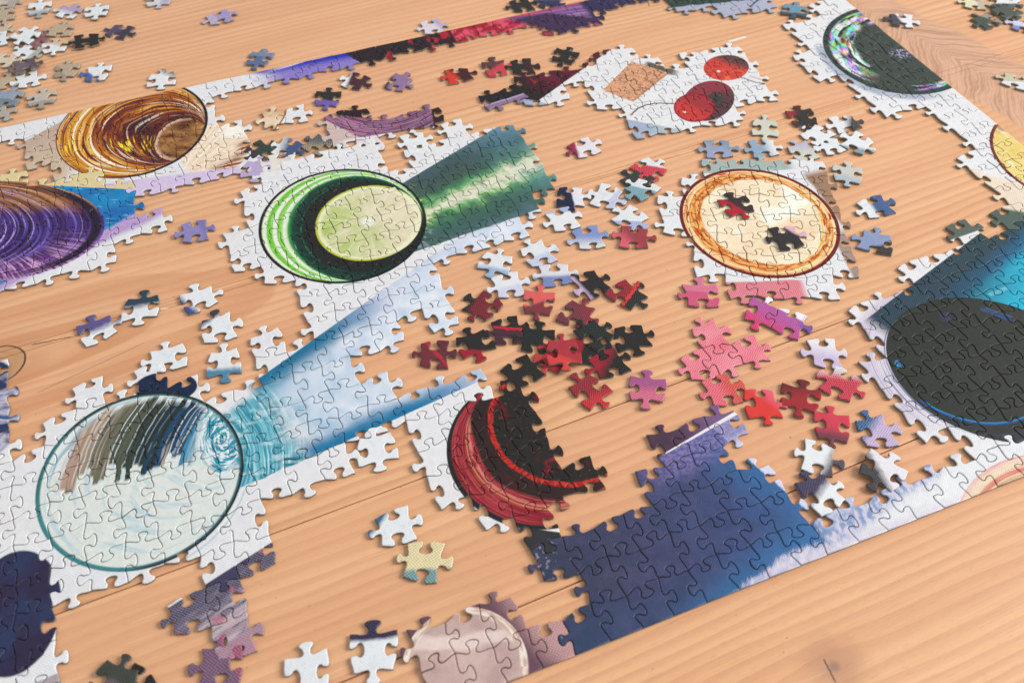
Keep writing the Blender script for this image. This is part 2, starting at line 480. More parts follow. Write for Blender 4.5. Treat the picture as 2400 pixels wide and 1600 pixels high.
@art
def mottled():
    c = paper()
    l = Line((432, 1400), (602, 1292))
    n = noise(l.t, l.d, 2.5, .28, 3, 2.0); w = weave(1.4)
    g = ramp(clamp(-l.d / 46 + (n - .5) * .9), [(0, C(62, 62, 86)), (.25, C(84, 78, 100)), (.42, C(120, 112, 128)), (.6, C(186, 168, 172)), (.8, C(150, 128, 142)), (1, C(165, 120, 135))])
    g = mix(ss(.6, .7, noise(l.t, l.d, 4, .4, 2, 7.0)) * .8, g, C(60, 68, 78))
    g = mix(ss(.62, .72, noise(X, Y, .07, .07, 2, 4.0)) * .8, g, C(186, 90, 115))
    g = mix(clamp(w * .5), g, C(205, 190, 195))
    c = mix(ss(.4, -.4, l.d), c, g)
    end(c)

@art
def dusk_disc():
    c = paper()
    E_ = Ell([(58, 1297.6), (140, 1372), (116, 1314.6), (136, 1475), (85, 1535), (-70, 1420), (20, 1592), (-20, 1318)])
    n = noise(X, Y, .03, .03, 3, 2.0)
    d = mix(ss(.4, .62, n), C(58, 52, 74), C(56, 64, 92))
    c = mix(ss(1.02, .98, E_.r), c, d)
    l = Line((80, 1600), (150, 1570))
    c = mix(ss(.5, -.5, l.d), c, C(165, 155, 160))
    end(c)

@art
def harbour():
    n = noise(X, Y, .035, .06, 3, 2.0); c = paper()
    E_ = Ell([(-40, 860), (20, 858), (38, 880), (55, 945), (45, 1000), (10, 1045), (-60, 1050), (-80, 950)])
    g = ramp(clamp(n * 1.5 - .25 + E_.qy * -.12), [(0, C(30, 44, 70)), (.4, C(58, 66, 100)), (.55, C(190, 185, 200)), (.68, C(60, 90, 140)), (1, C(40, 100, 150))])
    c = mix(ss(1.05, .98, E_.r + (noise(X, Y, .1, .1, 2, 1.0) - .5) * .1), c, g)
    end(c)

@art
def redglass():
    c = beam(paper())
    O = Ell([(1174, 892), (1106, 931), (1065, 975), (1047, 1043), (1052, 1093), (1079, 1148), (1127, 1202), (1185, 1229)], True)
    I = Ell([(1171, 917), (1150, 958), (1147, 996), (1160, 1036), (1178, 1064), (1185, 1080), (1229, 1110), (1284, 1131), (1331, 1138), (1406, 1122)], True)
    s = crescent(O, I)
    w = noise(O.a, s, 1.2, 2, 2, 4.0)
    st = noise(O.a, s, 1.6, 26, 3, 3.0)
    red = mix(ss(.4, .66, st), C(134, 44, 54), C(170, 72, 76))
    red = mix(ss(.62, .7, noise(O.a, s, 1.0, 34, 2, 8.0)) * .7, red, C(190, 130, 90))
    red = mix(band(s + (w - .5) * .2, .5, .03) * ss(.35, .5, noise(O.a, s, 3, 9, 2, 15.0)), red, C(198, 118, 108))
    red = mix(band(s + (w - .5) * .2, .43, .012), red, C(186, 128, 84))
    g = mix(ss(.58, .66, s + (w - .5) * .2 + ss(.0, .7, O.qy) * .3), red, mix(ss(.4, .7, st), C(52, 48, 47), C(74, 48, 48)))
    g = mix(ss(.12, .08, s) , g, C(50, 50, 50))
    core = mix(ss(.56, .68, noise(X, Y, .07, .07, 4, 3.0)), C(52, 50, 48), C(104, 40, 46))
    core = mix(ss(.64, .72, noise(X, Y, .5, .5, 3, 8.0)) * .6, core, C(150, 90, 92))
    g = mix(ss(1.01, .99, I.r), g, core)
    g = mix(band(I.r + (noise(X, Y, .1, .1, 3, 3.0) - .5) * .06, .995, .034) * ss(.28, .42, noise(O.a, s, 5, 2, 3, 12.0)), g, mix(ss(.4, .62, noise(O.a, s, 12, 6, 3, 2.0)), C(196, 62, 52), C(142, 44, 48)))
    rk = stroke((1285, 1095), (1345, 1062), 4.5) * ss(.42, .56, noise(X, Y, .14, .14, 3, 5.0))
    g = mix(rk, g, C(138, 44, 52))
    c = mix(ss(1.004, .992, O.r), c, g)
    lw = Line((1180, 1228), (1300, 1245))
    c = mix(ss(.3, -.5, lw.d) * ss(-3, 3, Line((1215, 1300), (1208, 1200)).d * -1), c, C(60, 60, 64))
    end(c, .36)

def corner_glass(c):
    br = Ell([(2254, 1171.6), (2266, 1141), (2308, 1104), (2362, 1078), (2400, 1066)], True)
    st = noise(br.a, br.r, 1.2, 44, 3, 3.0)
    b = ramp(clamp((1 - br.r) * 3.2 + (st - .5) * .35), [(0, C(214, 120, 128)), (.08, C(226, 196, 178)), (.25, C(224, 208, 176)), (.38, C(206, 110, 104)), (.46, C(224, 200, 160)), (.62, C(150, 82, 56)), (.8, C(196, 146, 52)), (1, C(120, 70, 48))])
    return mix(ss(1.01, .99, br.r), c, b)
@art
def navy():
    n = noise(X, Y, .025, .025, 3, 2.0); w = weave(1.0)
    Lx = Line((1300, 1250), (1850, 1200))
    base = ramp(clamp(Lx.t + (n - .5) * .5), [(0, C(60, 62, 76)), (.35, C(68, 68, 94)), (.6, C(66, 74, 110)), (.85, C(60, 80, 124)), (1, C(60, 100, 150))])
    bot = Line((1290, 1500), (1800, 1340))
    base = mix(ss(22, -8, bot.d + (n - .5) * 20) * .45, base, C(46, 78, 112))
    base = mix(ss(.05, -.12, bot.t + bot.d * -.001), base, C(108, 78, 90))
    base = mix(ss(.42, .66, noise(X, Y, .09, .09, 4, 11.0)) * .35, base, C(82, 78, 110))
    base = mix(ss(.6, .4, noise(X, Y, .06, .06, 4, 14.0)) * .35, base, C(48, 56, 78))
    base = mix(clamp(w * .4), base, C(110, 118, 156))
    fib = noise(X, Y, .9, .12, 2, 7.0)
    # pale cloth beyond the shadow
    e1 = Line((1752, 1372), (1832, 1296)); e2 = Line((1832, 1300), (1935, 1266)); e3 = Line((1862, 1345), (2100, 1168)); e4 = Line((1766, 1085), (1926, 1225))
    jag = (fib - .5) * 6 + (n - .5) * 16 + w * 1.2
    wht = mix(n, C(216, 217, 220), C(222, 222, 222))
    lav = mix(ss(.38, .62, noise(X, Y, .32, .2, 3, 3.0)), C(200, 194, 210), C(126, 148, 184))
    m1 = mx(ss(-1.5, 1.5, e1.d + jag), ss(-1.5, 1.5, e2.d + jag) * ss(-3, 3, Line((1950, 1300), (1890, 1190)).d + jag))
    m2 = ss(-7, 3, e3.d + jag * 1.3)
    right = mix(m2, wht, lav)
    blue = mix(ss(-34, -1, e4.d + jag) * .65, base, C(62, 106, 154))
    blue = mix(ss(22, 0, mx(e2.d, e1.d) + jag) * .7, blue, C(60, 108, 156))
    c = mix(m1, mix(ss(10, 0, absv(e2.d + 6)) * .7, right, C(208, 200, 212)), blue)
    c = mix(ss(-1.2, .6, e4.d + (fib - .5) * 2) * ss(1.2, .8, e4.t), c, C(205, 205, 225))
    c = corner_glass(c)
    # white table line of the print with mauve above and lavender cloth below
    t1 = Line((1553, 1066), (1730, 968))
    up = mix(n, C(92, 66, 86), C(72, 60, 72))
    low = mix(ss(.4, .6, noise(X, Y, .4, .4, 2, 4.0)), C(96, 98, 148), C(140, 122, 172))
    zone = ss(-26, -10, t1.d + (n - .5) * 12)
    c = mix(zone * ss(-.6, .2, t1.t) * .8, c, low)
    c = mix(ss(-1.0 , .6, t1.d), c, mix(ss(.2, .8, t1.t), up, C(120, 92, 130)))
    c = mix(ss(1.2, .6, absv(t1.d - t1.t * .8) / (t1.t * 1.1 + .45)) * ss(-.02, .05, t1.t), c, C(226, 220, 224))
    sp = noise(X, Y, .35, .35, 3, 3.0)
    c = mix(ss(.56, .68, sp) * ss(.02, -.06, Lx.t) * .7, c, C(170, 170, 185))
    end(c, .36)

@art
def rosy():
    n = noise(X, Y, .03, .03, 3, 2.0)
    O = Ell([(1042, 1432), (1100, 1427), (1141, 1427), (1192, 1458), (1226, 1509), (1237, 1560), (985, 1470)], True)
    ins = mix(ss(.35, .65, n), C(176, 146, 142), C(200, 174, 166))
    ins = mix(band(Line((950, 1520), (1150, 1500)).d + (n - .5) * 14, 2, 3.5) * .6, ins, C(232, 214, 206))
    out = mix(ss(-4, 12, Line((1150, 1400), (1290, 1570)).d + (n - .5) * 14), C(106, 78, 90), mix(clamp(weave(1.5) * .4 + .5), C(150, 104, 108), C(206, 170, 166)))
    ring = mix(ss(.4, .6, noise(O.a, O.r, 3, 16, 3, 3.0)), C(232, 218, 204), C(196, 166, 152))
    c = mix(ss(1.02, 1.0, O.r), out, ring)
    c = mix(ss(.91, .86, O.r + (n - .5) * .06), c, ins)
    end(c)

@art
def blackglass():
    c = paper(); n = noise(X, Y, .03, .03, 3, 2.0)
    O = Ell([(2251, 696.6), (2128.6, 726), (2077.6, 802.4), (2093, 879), (2141, 935), (2205, 983.6), (2281.6, 1014), (2400, 1042), (2400, 727)])
    lav = mix(ss(.5, .62, noise(O.a, O.r, .6, 46, 3, 4.0)), C(206, 198, 208), C(120, 122, 150))
    lav = mix(ss(1.13, 1.2, O.r), lav, C(198, 188, 200))
    c = mix(ss(1.34, 1.22, O.r + (n - .5) * .1) * ss(.1, -.45, O.qx) * ss(-1.0, -.5, O.qy), c, lav)
    e = Line((2050, 733), (2305, 540)); w = weave(1.2)
    ax = Line((2270, 712), (2400, 600))
    cy = mix(ss(-4, 10, ax.d + (n - .5) * 8), C(0, 172, 202), C(30, 92, 130))
    cy = mix(ss(6, 24, ax.d + (n - .5) * 12), cy, C(50, 66, 72))
    cy = mix(ss(1.3, -.6, ax.t + (n - .5) * .5) * ss(-30, 0, ax.d) * .9, cy, C(50, 64, 78))
    cy = mix(stroke((2318, 692), (2362, 674), 1.6) * .35, cy, C(150, 215, 225))
    cy = mix(clamp(w * .2), cy, C(120, 160, 165))
    c = mix(ss(.5, -.5, e.d) * ss(-.12, -.02, e.t), c, cy)
    tan = Line((2300, 540), (2400, 505))
    c = mix(ss(0, 1.5, tan.d), c, C(90, 100, 92))
    c = corner_glass(c)
    bl_ = Line((2310, 1098), (2400, 1040))
    c = mix(ss(2, -3, bl_.d + (n - .5) * 5) * ss(-.1, .3, bl_.t), c, C(150, 88, 62))
    c0 = mix(clamp(n * 1.2 - .3), C(50, 54, 49), C(60, 60, 56))
    A1 = Ell([(2172, 945), (2225, 975), (2281.6, 988), (2340, 990), (2400, 981)], True)
    stk = noise(A1.a, A1.r, 2, 60, 2, 3.0)
    lowm = ss(0, -6, Line((2160, 930), (2400, 950)).d)
    c0 = mix(lowm * band(A1.r, 1.0, .018) * ss(.4, .6, stk + .08), c0, C(40, 90, 170))
    c0 = mix(lowm * band(A1.r, .99, .006), c0, C(30, 140, 165))
    c0 = mix(lowm * ss(1.02, 1.06, A1.r) * ss(.55, .62, noise(A1.a, A1.r, 1, 40, 2, 5.0)) * .5, c0, C(60, 64, 110))
    c0 = mix(stroke((2298, 724), (2370, 752), 1.5) * .6 * ss(.4, .6, noise(X, Y, .3, .3, 2, 9.0) + .1), c0, C(56, 84, 150))
    c0 = mix(stroke((2310, 722), (2372, 744), .5) * .6, c0, C(50, 130, 170))
    c0 = mix(dot((2106, 852), 2.6) * ss(.45, .6, noise(X, Y, .6, .6, 2, 3.0)), c0, C(90, 190, 225))
    c0 = mix(stroke((2098, 845), (2112, 860), .8), c0, C(30, 110, 190))
    c0 = mix(dot((2215, 743), 5) * .5, c0, C(66, 62, 96))
    c = mix(ss(1.003, .993, O.r), c, c0)
    end(c, .36)

@art
def lemonade():
    c = paper(); n = noise(X, Y, .03, .03, 3, 2.0)
    O = Ell([(2334.7, 289), (2317.7, 316), (2324.5, 353.7), (2348, 394.6), (2382, 425)], True)
    lo = Line((2250, 385), (2420, 440))
    c = mix(ss(2, -6, lo.d + (n - .5) * 10), c, C(222, 206, 184))
    c = mix(ss(2, -3, Line((2300, 478), (2420, 500)).d + (n - .5) * 4), c, C(82, 96, 90))
    y = mix(ss(.42, .62, n), C(226, 204, 130), C(214, 178, 84))
    y = mix(ss(.6, .68, noise(X, Y, .06, .05, 2, 6.0)), y, C(234, 224, 190))
    y = mix(ss(.95, .962, O.r), y, C(112, 56, 54))
    y = mix(dot((2350, 300), 6) * .7, y, C(150, 85, 50))
    c = mix(ss(1.003, .993, O.r), c, y)
    end(c)

@art
def iridescent():
    c = paper(); n = noise(X, Y, .04, .04, 3, 2.0)
    O = Ell([(2026.5, 18), (1969, 36), (1926.5, 91.8), (1940, 129), (1974, 170), (2025, 200.7), (2093, 217.7), (2178, 219.4), (2232.7, 207.5), (1940, 60)])
    c = mix(ss(1.14, 1.06, O.r + (n - .5) * .05) * ss(.55, -.1, O.qx) * ss(.2, -.1, O.qy), c, mix(n, C(130, 142, 160), C(196, 196, 208)))
    d = mix(n, C(62, 70, 64), C(72, 78, 72))
    wa = noise(O.a, O.r, 3.2, 9, 3, 3.0)
    hue = frac(noise(O.a, O.r, 2.6, 6, 1, 2.0) * 2.6 + .1)
    sat = ss(.34, .56, noise(O.a, O.r, 4, 9, 1, 5.0)) * .72
    iri = hsv(hue, sat, ss(.3, .6, wa) * .62 + .1)
    iri = mix(ss(.56, .62, noise(O.a, O.r, 1.1, 15, 2, 8.0)), iri, C(225, 228, 232))
    iri = mix(ss(.55, .61, noise(O.a, O.r, 1.8, 11, 2, 9.0)), iri, C(54, 60, 60))
    m1 = ss(.6, .68, O.r + (n - .5) * .2 + ss(-.2, -.8, O.qx) * .10) * ss(.93, .9, O.r) * ss(-.05, -.4, O.qx - O.qy * .5)
    m2 = ss(.8, .84, O.r) * ss(.93, .9, O.r) * ss(-.6, -.8, O.qy) * ss(-.1, .1, O.qx)
    d = mix(mx(m1, m2), d, iri)
    sk = dot((2110, 126), 9) * ss(.5, .62, noise(X, Y, .35, .35, 2, 7.0))
    d = mix(sk, d, C(190, 175, 220))
    d = mix(ss(.55, .65, noise(X, Y, .1, .4, 2, 6.0)) * ss(.2, .6, O.qx) * .35, d, C(120, 110, 110))
    d = mix(ss(.93, .95, O.r), d, C(56, 70, 66))
    c = mix(ss(1.003, .993, O.r), c, d)
    end(c, .36)

@art
def cherries():
    c = paper(); n = noise(X, Y, .04, .04, 3, 2.0); f = noise(X, Y, .5, .5, 3, 5.0)
    L = Line((1262.6, 236), (1429, 119))
    mar = mix(ss(.45, .6, noise(X, Y, .06, .06, 3, 3.0)), C(104, 40, 58), C(70, 40, 46))
    mar = mix(ss(.4, .0, L.t), mar, C(52, 44, 46))
    mar = mix(ss(.62, .7, n) * ss(.5, .2, L.t), mar, C(160, 46, 54))
    c = mix(ss(-.6, .6, L.d), c, mar)
    # shadow of the cork, then the cork
    sh = Line((1485, 240), (1575, 172))
    q1 = Line((1412, 212), (1484, 240)); q2 = Line((1484, 240), (1568, 172)); q3 = Line((1568, 172), (1480, 145)); q4 = Line((1480, 145), (1412, 212))
    j = (f - .5) * 2.2
    k = ss(-.3, .3, q1.d + j) * ss(-.3, .3, q2.d + j) * ss(-.3, .3, q3.d + j) * ss(-.3, .3, q4.d + j)
    c = mix(ss(-.5, .5, q4.t * 0 + (Line((1500, 140), (1590, 168)).d * -1) + 3) * ss(1.5, -.5, absv(q3.d + 3) - 4) * ss(.75, .55, q3.t) * ss(-.3, 0, q3.t), c, C(92, 92, 86))
    ck = mix(ss(.35, .65, f), C(196, 138, 104), C(218, 170, 136))
    ck = mix(ss(.66, .72, noise(X, Y, .25, .6, 3, 2.0)) * .8, ck, C(150, 92, 66))
    gr = voro(X, Y, .26, 'F1')
    c0 = dot((1466, 186), 8)
    ck = mix(band(gr, .42, .05) * c0 * .85, ck, C(92, 58, 46))
    swl = band(noise(X, Y, .12, .12, 2, 6.0), .5, .02)
    ck = mix(swl * (1 - c0) * .6 * ss(.2, .8, q3.t * -1 + 1.1), ck, C(110, 70, 52))
    ck = mix(ss(3, 0, q2.d) * .6, ck, C(150, 96, 74))
    c = mix(k, c, ck)
    A = Ell([(1650, 160), (1692, 128.6), (1760, 163), (1688, 190.5), (1729, 180), (1665, 140), (1738, 142)])
    B = Ell([(1624, 204), (1675, 190), (1716, 211), (1722, 235), (1702, 265), (1650, 285), (1600, 240)])
    D = Ell([(1579, 262), (1620, 218), (1668, 238), (1678, 258), (1658, 279), (1620, 286), (1589, 235)])
    cb = mix(ss(-.1, .5, B.qx * .5 - B.qy * .5 + (n - .5) * .6), C(136, 62, 68), C(88, 62, 66))
    cb = mix(ss(.6, .2, sqrt((B.qx - .2) * (B.qx - .2) + B.qy * B.qy)), cb, C(66, 66, 62))
    c = mix(ss(1.01, .98, B.r), c, cb)
    cd = mix(ss(-.5, .6, D.qx + D.qy + (n - .5)), C(192, 64, 62), C(156, 58, 62))
    cd = mix(ss(.85, 1.0, D.r), cd, C(140, 36, 46))
    c = mix(ss(1.01, .98, D.r), c, cd)
    ca = mix(ss(.0, .7, A.qx * .5 + A.qy * .8 + (n - .5) * .5), C(198, 72, 64), C(92, 66, 64))
    ca = mix(ss(.5, .62, noise(X, Y, .12, .12, 2, 3.0)) * ss(0, -.5, A.qy), ca, C(228, 104, 70))
    c = mix(ss(1.01, .98, A.r), c, ca)
    c = mix(dot((1684, 168), 1.7), c, C(240, 225, 225)); c = mix(dot((1604, 263), 1.5), c, C(240, 225, 225))
    c = mix(stroke((1733, 181), (1775, 195), .7), c, C(112, 96, 84)); c = mix(stroke((1775, 195), (1812, 199), .8), c, C(96, 104, 60))
    c = mix(stroke((1755, 178), (1800, 193), 1.2) * .6, c, C(180, 150, 150))
    ps = [(1480, 268), (1495, 255), (1515, 246), (1545, 242), (1580, 244)]
    for a_, b_ in zip(ps, ps[1:]): c = mix(stroke(a_, b_, .8), c, C(96, 84, 74))
    c = mix(dot((1480, 269), 1.6), c, C(190, 140, 115))
    bl = Line((1455, 277), (1605, 306)); w = weave(1.3)
    kb = ss(1.5, -1.5, bl.d + (n - .5) * 4) * ss(1.12, .95, bl.t)
    c = mix(kb, c, mix(clamp(w * .4 + .4), mix(ss(.3, .8, bl.t), C(118, 138, 178), C(150, 165, 165)), C(198, 204, 208)))
    end(c)

@art
def dipplate():
    c = paper(); n = noise(X, Y, .03, .03, 3, 2.0); w = weave(1.3)
    O = Ell([(1746, 396), (1600, 466), (1971, 533), (1933, 476), (1872, 425), (1838, 654), (1651, 594), (1600, 540), (1940, 611), (1590, 488)])
    pk = mix(clamp(w * .4 + .4), C(198, 96, 112), C(226, 160, 164))
    kp = Line((1660, 668), (1880, 662))
    c = mix(ss(1.5, -1, kp.d + (n - .5) * 6 - 2) * ss(1.05, .95, kp.t), c, pk)
    gt = Line((1660, 412), (1880, 402))
    c = mix(ss(-1, 1, gt.d + (n - .5) * 6 - 3) * ss(.98, .85, gt.t), c, mix(clamp(w * .4 + .4), C(120, 146, 150), C(200, 204, 190)))
    bt = Line((1885, 405), (1975, 520))
    kb = ss(-.15, .1, bt.t) * ss(2.0, 1.75, bt.t) * ss(2, -2, -1 * bt.d - 2)
    c = mix(ss(-2, 2, bt.d + (n - .5) * 4 + 2) * ss(-.05, .1, bt.t) * ss(.6, .2, O.qy * -1), c, mix(clamp(w * .3 + .4), C(128, 98, 76), C(182, 150, 126)))
    c = mix(ss(0, 3, Line((1950, 560), (1990, 640)).d * 1) * ss(-.4, 0, Line((1950, 560), (1990, 640)).t) * .9, c, C(150, 122, 106))
    rn = noise(O.a, O.r, 2.2, 12, 3, 3.0)
    ins = mix(ss(.36, .66, n), C(240, 226, 198), C(232, 206, 172))
    ins = mix(ss(.55, .66, noise(X, Y, .02, .02, 2, 6.0)), ins, C(238, 236, 220))
    orange = mix(ss(.4, .6, noise(O.a, O.r, 6, 30, 3, 4.0)), C(190, 96, 42), C(232, 176, 104))
    lim = .80 + 0.0
    wide = ss(.6, -.6, O.qx) * .10
    g = mix(ss(.80, .84, O.r + wide + (rn - .5) * .1), ins, orange)
    g = mix(ss(.87, .89, O.r + (rn - .5) * .05), g, mix(ss(.4, .65, noise(O.a, O.r, 1.2, 40, 2, 7.0)), C(240, 212, 160), C(214, 140, 80)))
    g = mix(ss(.77, .79, O.r) * ss(.85, .82, O.r) * ss(.3, .7, O.qx) * ss(.55, .62, rn), g, C(226, 178, 60))
    g = mix(ss(.62, .68, noise(O.a, O.r, 3, 20, 2, 1.0)) * ss(.78, .82, O.r), g, C(176, 62, 44))
    g = mix(ss(.945, .957, O.r), g, C(112, 44, 42))
    c = mix(ss(1.003, .993, O.r), c, g)
    end(c)

@art
def amber():
    c = paper(); n = noise(X, Y, .03, .03, 3, 2.0); w = weave(1.3)
    O = Ell([(129, 327), (163, 263), (255, 420), (178.6, 398), (490, 278), (479.6, 245), (467, 329), (382.6, 395.6), (422, 202)])
    S = Ell([(365, 339.5), (434, 281), (484, 306), (418, 379), (380, 300), (385, 370), (462, 350), (470, 285)])
    top = Line((0, 292), (422, 203))
    c = mix(ss(-4, 1, top.d + 5 + (w * .5)) * ss(.5, .1, top.t) * .6, c, C(190, 175, 205))
    c = mix(ss(-4.4, -3.2, top.d + (n - .5) * 1.5 + top.t * -8.0), c, C(62, 48, 84))
    tn = Line((60, 330), (150, 282))
    kt = ss(1, -1, tn.d)
    c = mix(kt * ss(.9, 1.0, O.r) * ss(-.45, -.75, O.qx), c, mix(clamp(w * .4 + .4), C(176, 150, 132), mix(ss(0, -40, tn.d), C(205, 182, 166), C(222, 208, 176))))
    # right hand reflection of the glass on the cloth
    rf = Ell([(480, 300), (540, 290), (580, 320), (585, 360), (560, 385), (450, 405), (430, 390)])
    kp = np.array(at(425, 412)) * 1000
    rdx, rdy = X - float(kp[0]), Y - float(kp[1])
    rs = noise(atan2(rdy, rdx), sqrt(rdx * rdx + rdy * rdy), 20, .02, 3, 3.0)
    rc = mix(ss(.42, .6, rs), C(226, 200, 172), C(240, 226, 208))
    rc = mix(ss(.45, .8, rf.r) * ss(.42, .56, rs) * ss(-.2, .3, rf.qx) * ss(.6, .1, rf.qy), rc, C(136, 72, 44))
    rc = mix(ss(.2, .7, rf.qy) * ss(-.2, .3, rf.qx), rc, C(240, 234, 222))
    c = mix(ss(1.04, .97, rf.r), c, rc)
    s = crescent(O, S)
    a = S.a
    w1 = noise(O.a, s, 1.0, 1.6, 2, 2.0)
    st = noise(a, s + (w1 - .5) * .12, .9, 27, 5, 1.0, .66)
    tone = (st - .5) * 1.5 + .5 + ss(-.1, .95, s) * .38 - .10 + (noise(a, s, 1.6, 2.5, 2, 7.0) - .5) * .45
    amb = ramp(clamp(tone * 1.5 - .3), [(0, C(240, 224, 188)), (.2, C(226, 184, 104)), (.36, C(206, 138, 38)), (.5, C(160, 88, 30)), (.66, C(112, 50, 28)), (1, C(66, 32, 24))])
    amb = mix(ss(.57, .66, noise(a, s, .8, 24, 2, 11.0)) * ss(1.0, .5, s), amb, C(246, 234, 208))
    mid = ss(.5, .15, absv(S.qy + .25)) * ss(-.6, -1.4, S.qx)
    amb = mix(mid * ss(.55, .64, noise(a, s, 3, 40, 2, 4.0)), amb, C(246, 220, 60))
    sh = mix(ss(.3, .68, noise(X, Y, .05, .09, 4, 3.0)), C(86, 46, 30), C(172, 124, 76))
    sh = mix(ss(.8, .98, S.r) * ss(.3, -.4, S.qx), sh, C(214, 176, 150))
    sh = mix(ss(.75, .95, S.r) * ss(-.2, .5, S.qx) * ss(.45, .6, noise(a, S.r, 5, 5, 2, 2.0)), sh, C(206, 158, 90))
    g = mix(ss(1.02, .98, S.r + (noise(X, Y, .2, .2, 2, 2.0) - .5) * .1), amb, sh)
    rim = mix(ss(-.3, .5, O.qx), C(108, 46, 28), C(46, 36, 32))
    g = mix(ss(.95, .966, O.r) * ss(-1.2, .6, O.qx + .25 * n), g, rim)
    g = mix(ss(.978, .985, O.r), g, rim)
    c = mix(ss(1.003, .993, O.r), c, g)
    lv = Line((240, 430), (420, 408))
    c = mix(ss(1, -2, lv.d) * ss(1.0, 1.02, O.r), c, C(205, 188, 214))
    end(c)

@art
def violet():
    c = paper(); n = noise(X, Y, .03, .03, 3, 2.0); w = weave(1.3)
    O = Ell([(242, 515.5), (217, 475), (166, 449), (0, 426), (204, 601), (136, 621), (0, 662), (228, 560), (-150, 440), (-150, 660)], seam_left=True)
    # cloth: blue glow, lavender beyond
    bl = mix(ss(.3, .7, n + w * .08), C(20, 104, 168), C(34, 140, 190))
    bl = mix(ss(.6, .68, noise(X, Y, .06, .4, 2, 3.0)) * .6, bl, C(130, 195, 225))
    ln = Line((235, 545), (365, 478))
    lav = mix(clamp(w * .5 + .5), C(126, 104, 170), C(216, 186, 214))
    cl = mix(ss(-2, 2, ln.d + (n - .5) * 10), lav, bl)
    cl = mix(ss(0, 6, Line((300, 450), (345, 425)).d * -1 - 8) * 0.0, cl, lav)
    cl = mix(ss(-2, 2, Line((110, 440), (205, 400)).d + (n - .5) * 5), cl, mix(clamp(w * .4 + .4), C(150, 150, 130), C(206, 196, 160)))
    c = mix(ss(-6, 2, Line((120, 640), (300, 555)).d - 8 + (n - .5) * 4), c, cl)
    tanl = Line((-60, 428), (110, 436))
    c = mix(ss(0, 1, tanl.d) , c, mix(clamp(w * .4 + .4), C(205, 185, 130), C(228, 214, 172)))
    q = Ell([(200, 520), (160, 468), (0, 470), (150, 570), (60, 590), (-60, 590), (-80, 480)])
    HO = Ell([(-90, 500), (-20, 500), (0, 530), (-30, 575), (-95, 570), (-115, 535)], seam_left=True)
    s = (HO.r - 1) / mx((HO.r - 1) + (1 - O.r) * (O.size / HO.size), .001) + (noise(HO.a, O.r, 1.1, 2, 2, 4.0) - .5) * .05
    st = noise(HO.a, s, .8, 21, 3, 1.0, .6)
    fine = noise(HO.a, s, 26, 2.0, 2, 6.0)
    low = ss(.1, -.75, O.qy)
    vio = ramp(clamp(st * 2.4 - .7), [(0, C(42, 32, 54)), (.35, C(60, 40, 82)), (.6, C(82, 62, 132)), (.8, C(104, 86, 164)), (1, C(180, 164, 204))])
    pink = mix(ss(.42, .6, fine), C(112, 66, 128), C(206, 160, 200))
    brn = ramp(clamp(st * 1.8 - .4), [(0, C(70, 40, 34)), (.4, C(130, 80, 56)), (.7, C(190, 140, 100)), (1, C(226, 196, 150))])
    blu = mix(ss(.4, .6, st), C(44, 40, 90), C(60, 90, 190))
    g = mix(ss(.2, .55, O.qy + (n - .5) * .5), vio, brn)
    g = mix(ss(-.1, -.4, O.qx) * ss(.2, -.1, O.qy) * .5, g, blu)
    g = mix(low * ss(.55, .85, O.r + (fine - .5) * .4), g, pink)
    g = mix(band(O.r, .93, .04) * ss(.2, .7, O.qx), g, C(50, 40, 56))
    g = mix(ss(.60, .67, noise(HO.a, s, .6, 34, 2, 12.0)) * .7, g, C(196, 176, 220))
    g = mix(ss(.60, .68, noise(HO.a, s, .5, 26, 2, 15.0)) * .7, g, C(40, 30, 52))
    c = mix(ss(1.004, .992, O.r), c, g)
    end(c)

@art
def topstrip():
    c = paper(); n = noise(X, Y, .04, .04, 3, 2.0); w = weave(1.4)
    l = Line((422, 203), (1303, 17.7)); f = noise(l.t, l.d, 40, .12, 3, 3.0)
    bu = mix(ss(-16, 0, l.d + (n - .5) * 8 + l.t * 20 - 4), C(128, 112, 186), C(44, 54, 168))
    bu = mix(band(l.d + (l.t - .22) * -60 + 6, 0, 2.2) * ss(.18, .3, l.t), bu, C(216, 212, 230))
    bu = mix(clamp(w * .4) * ss(-6, -14, l.d), bu, C(200, 190, 220))
    bl = mix(ss(.58, .66, noise(l.t, l.d, 26, .05, 3, 6.0)), C(50, 42, 46), C(164, 44, 56))
    rd = mix(ss(.4, .62, f), C(150, 36, 52), C(216, 84, 104))
    pu = mix(ss(.4, .65, noise(l.t, l.d + l.t * 60, 3, .25, 3, 5.0)), C(112, 78, 128), mix(ss(-8, -2, l.d), C(158, 120, 165), C(196, 66, 96)))
    dk = mix(n, C(50, 46, 72), C(68, 60, 92))
    t = l.t + (n - .5) * .02
    c = mix(ss(.10, .17, t + l.d * .004) * ss(-13, -3, l.d + (t - .1) * 140 - 14), c, bu) 
    c = mix(ss(.16, .26, t), c, bu)
    c = mix(ss(.41, .415, t - l.d * -.0012), c, bl)
    c = mix(ss(.695, .70, t), c, rd)
    c = mix(ss(.835, .87, t + l.d * .002), c, mix(ss(-10, -3, l.d), C(70, 52, 78), pu))
    c = mix(ss(.93, .95, t + l.d * .004), c, pu)
    c = mix(ss(1.06, 1.075, t), c, dk)
    c = mix(ss(.62, .7, noise(X, Y, .5, .5, 2, 4.0)) * ss(1.1, 1.2, t) * .6, c, C(150, 140, 170))
    c = mix(dot((1393, 62), 6) * .9, c, C(212, 70, 130))
    end(c)

